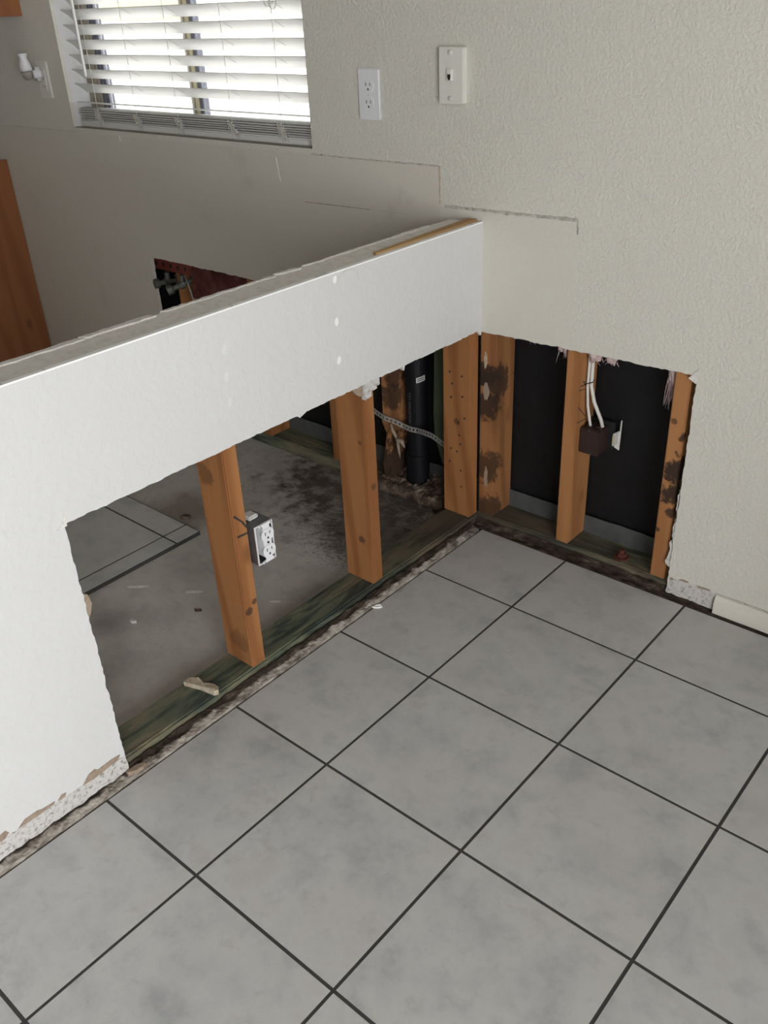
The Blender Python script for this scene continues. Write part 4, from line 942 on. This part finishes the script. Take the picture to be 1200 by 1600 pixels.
# ------------------------------------------------------------------ small loose things
def chunk(name, outline, z0, z1, mat, label, cat, tilt=0.0):
    V = []; n = len(outline)
    for z in (z0, z1):
        for i, (x, y) in enumerate(outline): V.append((x, y, z + rng.uniform(0, 0.004) * (z == z1) + tilt * x))
    mb = MB(); mb.add(V, [tuple(range(n)), tuple(range(2 * n - 1, n - 1, -1))] + [(i, (i + 1) % n, n + (i + 1) % n, n + i) for i in range(n)])
    return tag(mb.build(name, mat), label, cat)
chunk('gypsum_chunk', [(-0.090, -0.982), (-0.094, -0.966), (-0.074, -0.953), (-0.052, -0.957), (-0.044, -0.948), (-0.030, -0.944), (-0.016, -0.946), (-0.008, -0.953), (-0.012, -0.962), (-0.050, -0.969)], 0.0283, 0.038, 'caulk_tan', 'broken piece of pinkish board lying on the green sole plate', 'debris')
chunk('gypsum_chunk', [(0.004, -1.205), (0.004, -1.180), (0.014, -1.166), (0.020, -1.176), (0.019, -1.190), (0.012, -1.205)], 0.0052, 0.012, 'tanpaper', 'torn tan paper scrap at the foot of the left board edge', 'debris')
chunk('paint_chip', blob(0.031, -0.479, 0.013, 0.006, 12, 0.12, 0.7), 0.0002, 0.0010, 'spackle', 'tiny white chip on the tile beside the half wall', 'chip')
chunk('paint_chip', blob(0.306, -1.262, 0.003, 0.003, 8, 0.2), 0.0002, 0.0018, 'spackle', 'white speck on the grout crossing', 'chip') if False else None
# white smears and crumbs on the slab
for (x, y, rx, ry, rr, lb) in ((-0.405, -0.708, 0.022, 0.006, 0.7, 'white paint smear on the slab just left of the nearest stud'), (-0.546, -0.785, 0.026, 0.006, 0.7, 'long white paint smear on the slab near the kitchen tiles'),
                               (-0.203, -0.608, 0.016, 0.004, 0.7, 'pale paint smear on the slab right of the nearest stud')):
    tag(MB().prism(blob(x, y, rx, ry, 14, 0.2, rr), 'Z', -0.0122, -0.0112).build('paint_smear', 'paper'), lb, 'paint')
for i, (x, y, s, lb, mt) in enumerate(((-0.422, -0.885, 0.009, 'small grey crumb cluster on the bare slab', 'gyp'), (-0.330, -0.755, 0.005, 'dark wood splinter on the bare slab by the nearest stud', 'rubble'), (-0.725, -0.475, 0.011, 'brown wood chip beside the kitchen tile corner', 'rubble'))):
    chunk('crumb', blob(x, y, s * 1.6 if mt == 'rubble' else s, s * 0.6, 9, 0.35, 0.7), -0.0118, -0.0118 + s * 0.55, mt, lb, 'debris')
# rusted anchor washer and nut on the outer sole plate
e = empty('anchor_bolt', (0.421, 0.037, 0.028), 'rusted anchor bolt nut and washer on the sole plate between the studs', 'bolt')
MB().prism(blob(0.421, 0.040, 0.022, 0.020, 16, 0.12), 'Z', 0.0278, 0.0325).build('washer', 'rust', e, bevel=0.001)
MB().prism([(0.421 + 0.0125 * math.cos(math.radians(60 * k + 12)), 0.040 + 0.0125 * math.sin(math.radians(60 * k + 12))) for k in range(6)], 'Z', 0.0325, 0.043).build('nut', 'rust', e, bevel=0.001)
MB().lathe([(0.0065, 0), (0.0065, 0.008), (0.005, 0.010)], (0.421, 0.040, 0.043), (0, 0, 1), 12).build('bolt_end', 'rust', e)

# ------------------------------------------------------------------ unseen low cabinet, added to shade the right-hand tiles and lower wall
e = empty('shade_cabinet', (1.72, -0.36, 0.0), 'low brown wooden cabinet added out of view to shade the right-hand tiles', 'cabinet')
lx0, lx1, ly0, ly1 = 1.50, 1.94, -0.70, -0.03
MB().box(lx0 + 0.01, lx1 - 0.01, ly0 + 0.01, ly1, 0.06, 0.56).build('body', 'cab', e, bevel=0.002)
MB().box(lx0 - 0.01, lx1 + 0.01, ly0 - 0.01, ly1, 0.5605, 0.585).build('top', 'cab', e, bevel=0.004)
for a in (lx0 + 0.02, lx1 - 0.06):
    for b in (ly0 + 0.02, ly1 - 0.06): MB().box(a, a + 0.04, b, b + 0.04, 0.0, 0.0595).build('leg', 'cab', e)
for a, b in ((ly0 + 0.03, (ly0 + ly1) / 2 - 0.003), ((ly0 + ly1) / 2 + 0.003, ly1 - 0.02)):
    d_ = MB().box(lx0 - 0.008, lx0 + 0.0095, a, b, 0.09, 0.53).build('door', 'cab', e, bevel=0.003)
    MB().lathe([(0.006, 0), (0.006, 0.012), (0.013, 0.016), (0.011, 0.024)], (lx0 - 0.008, b - 0.03 if a < -0.5 else a + 0.03, 0.32), (-1, 0, 0), 14).build('knob', 'brass', d_)
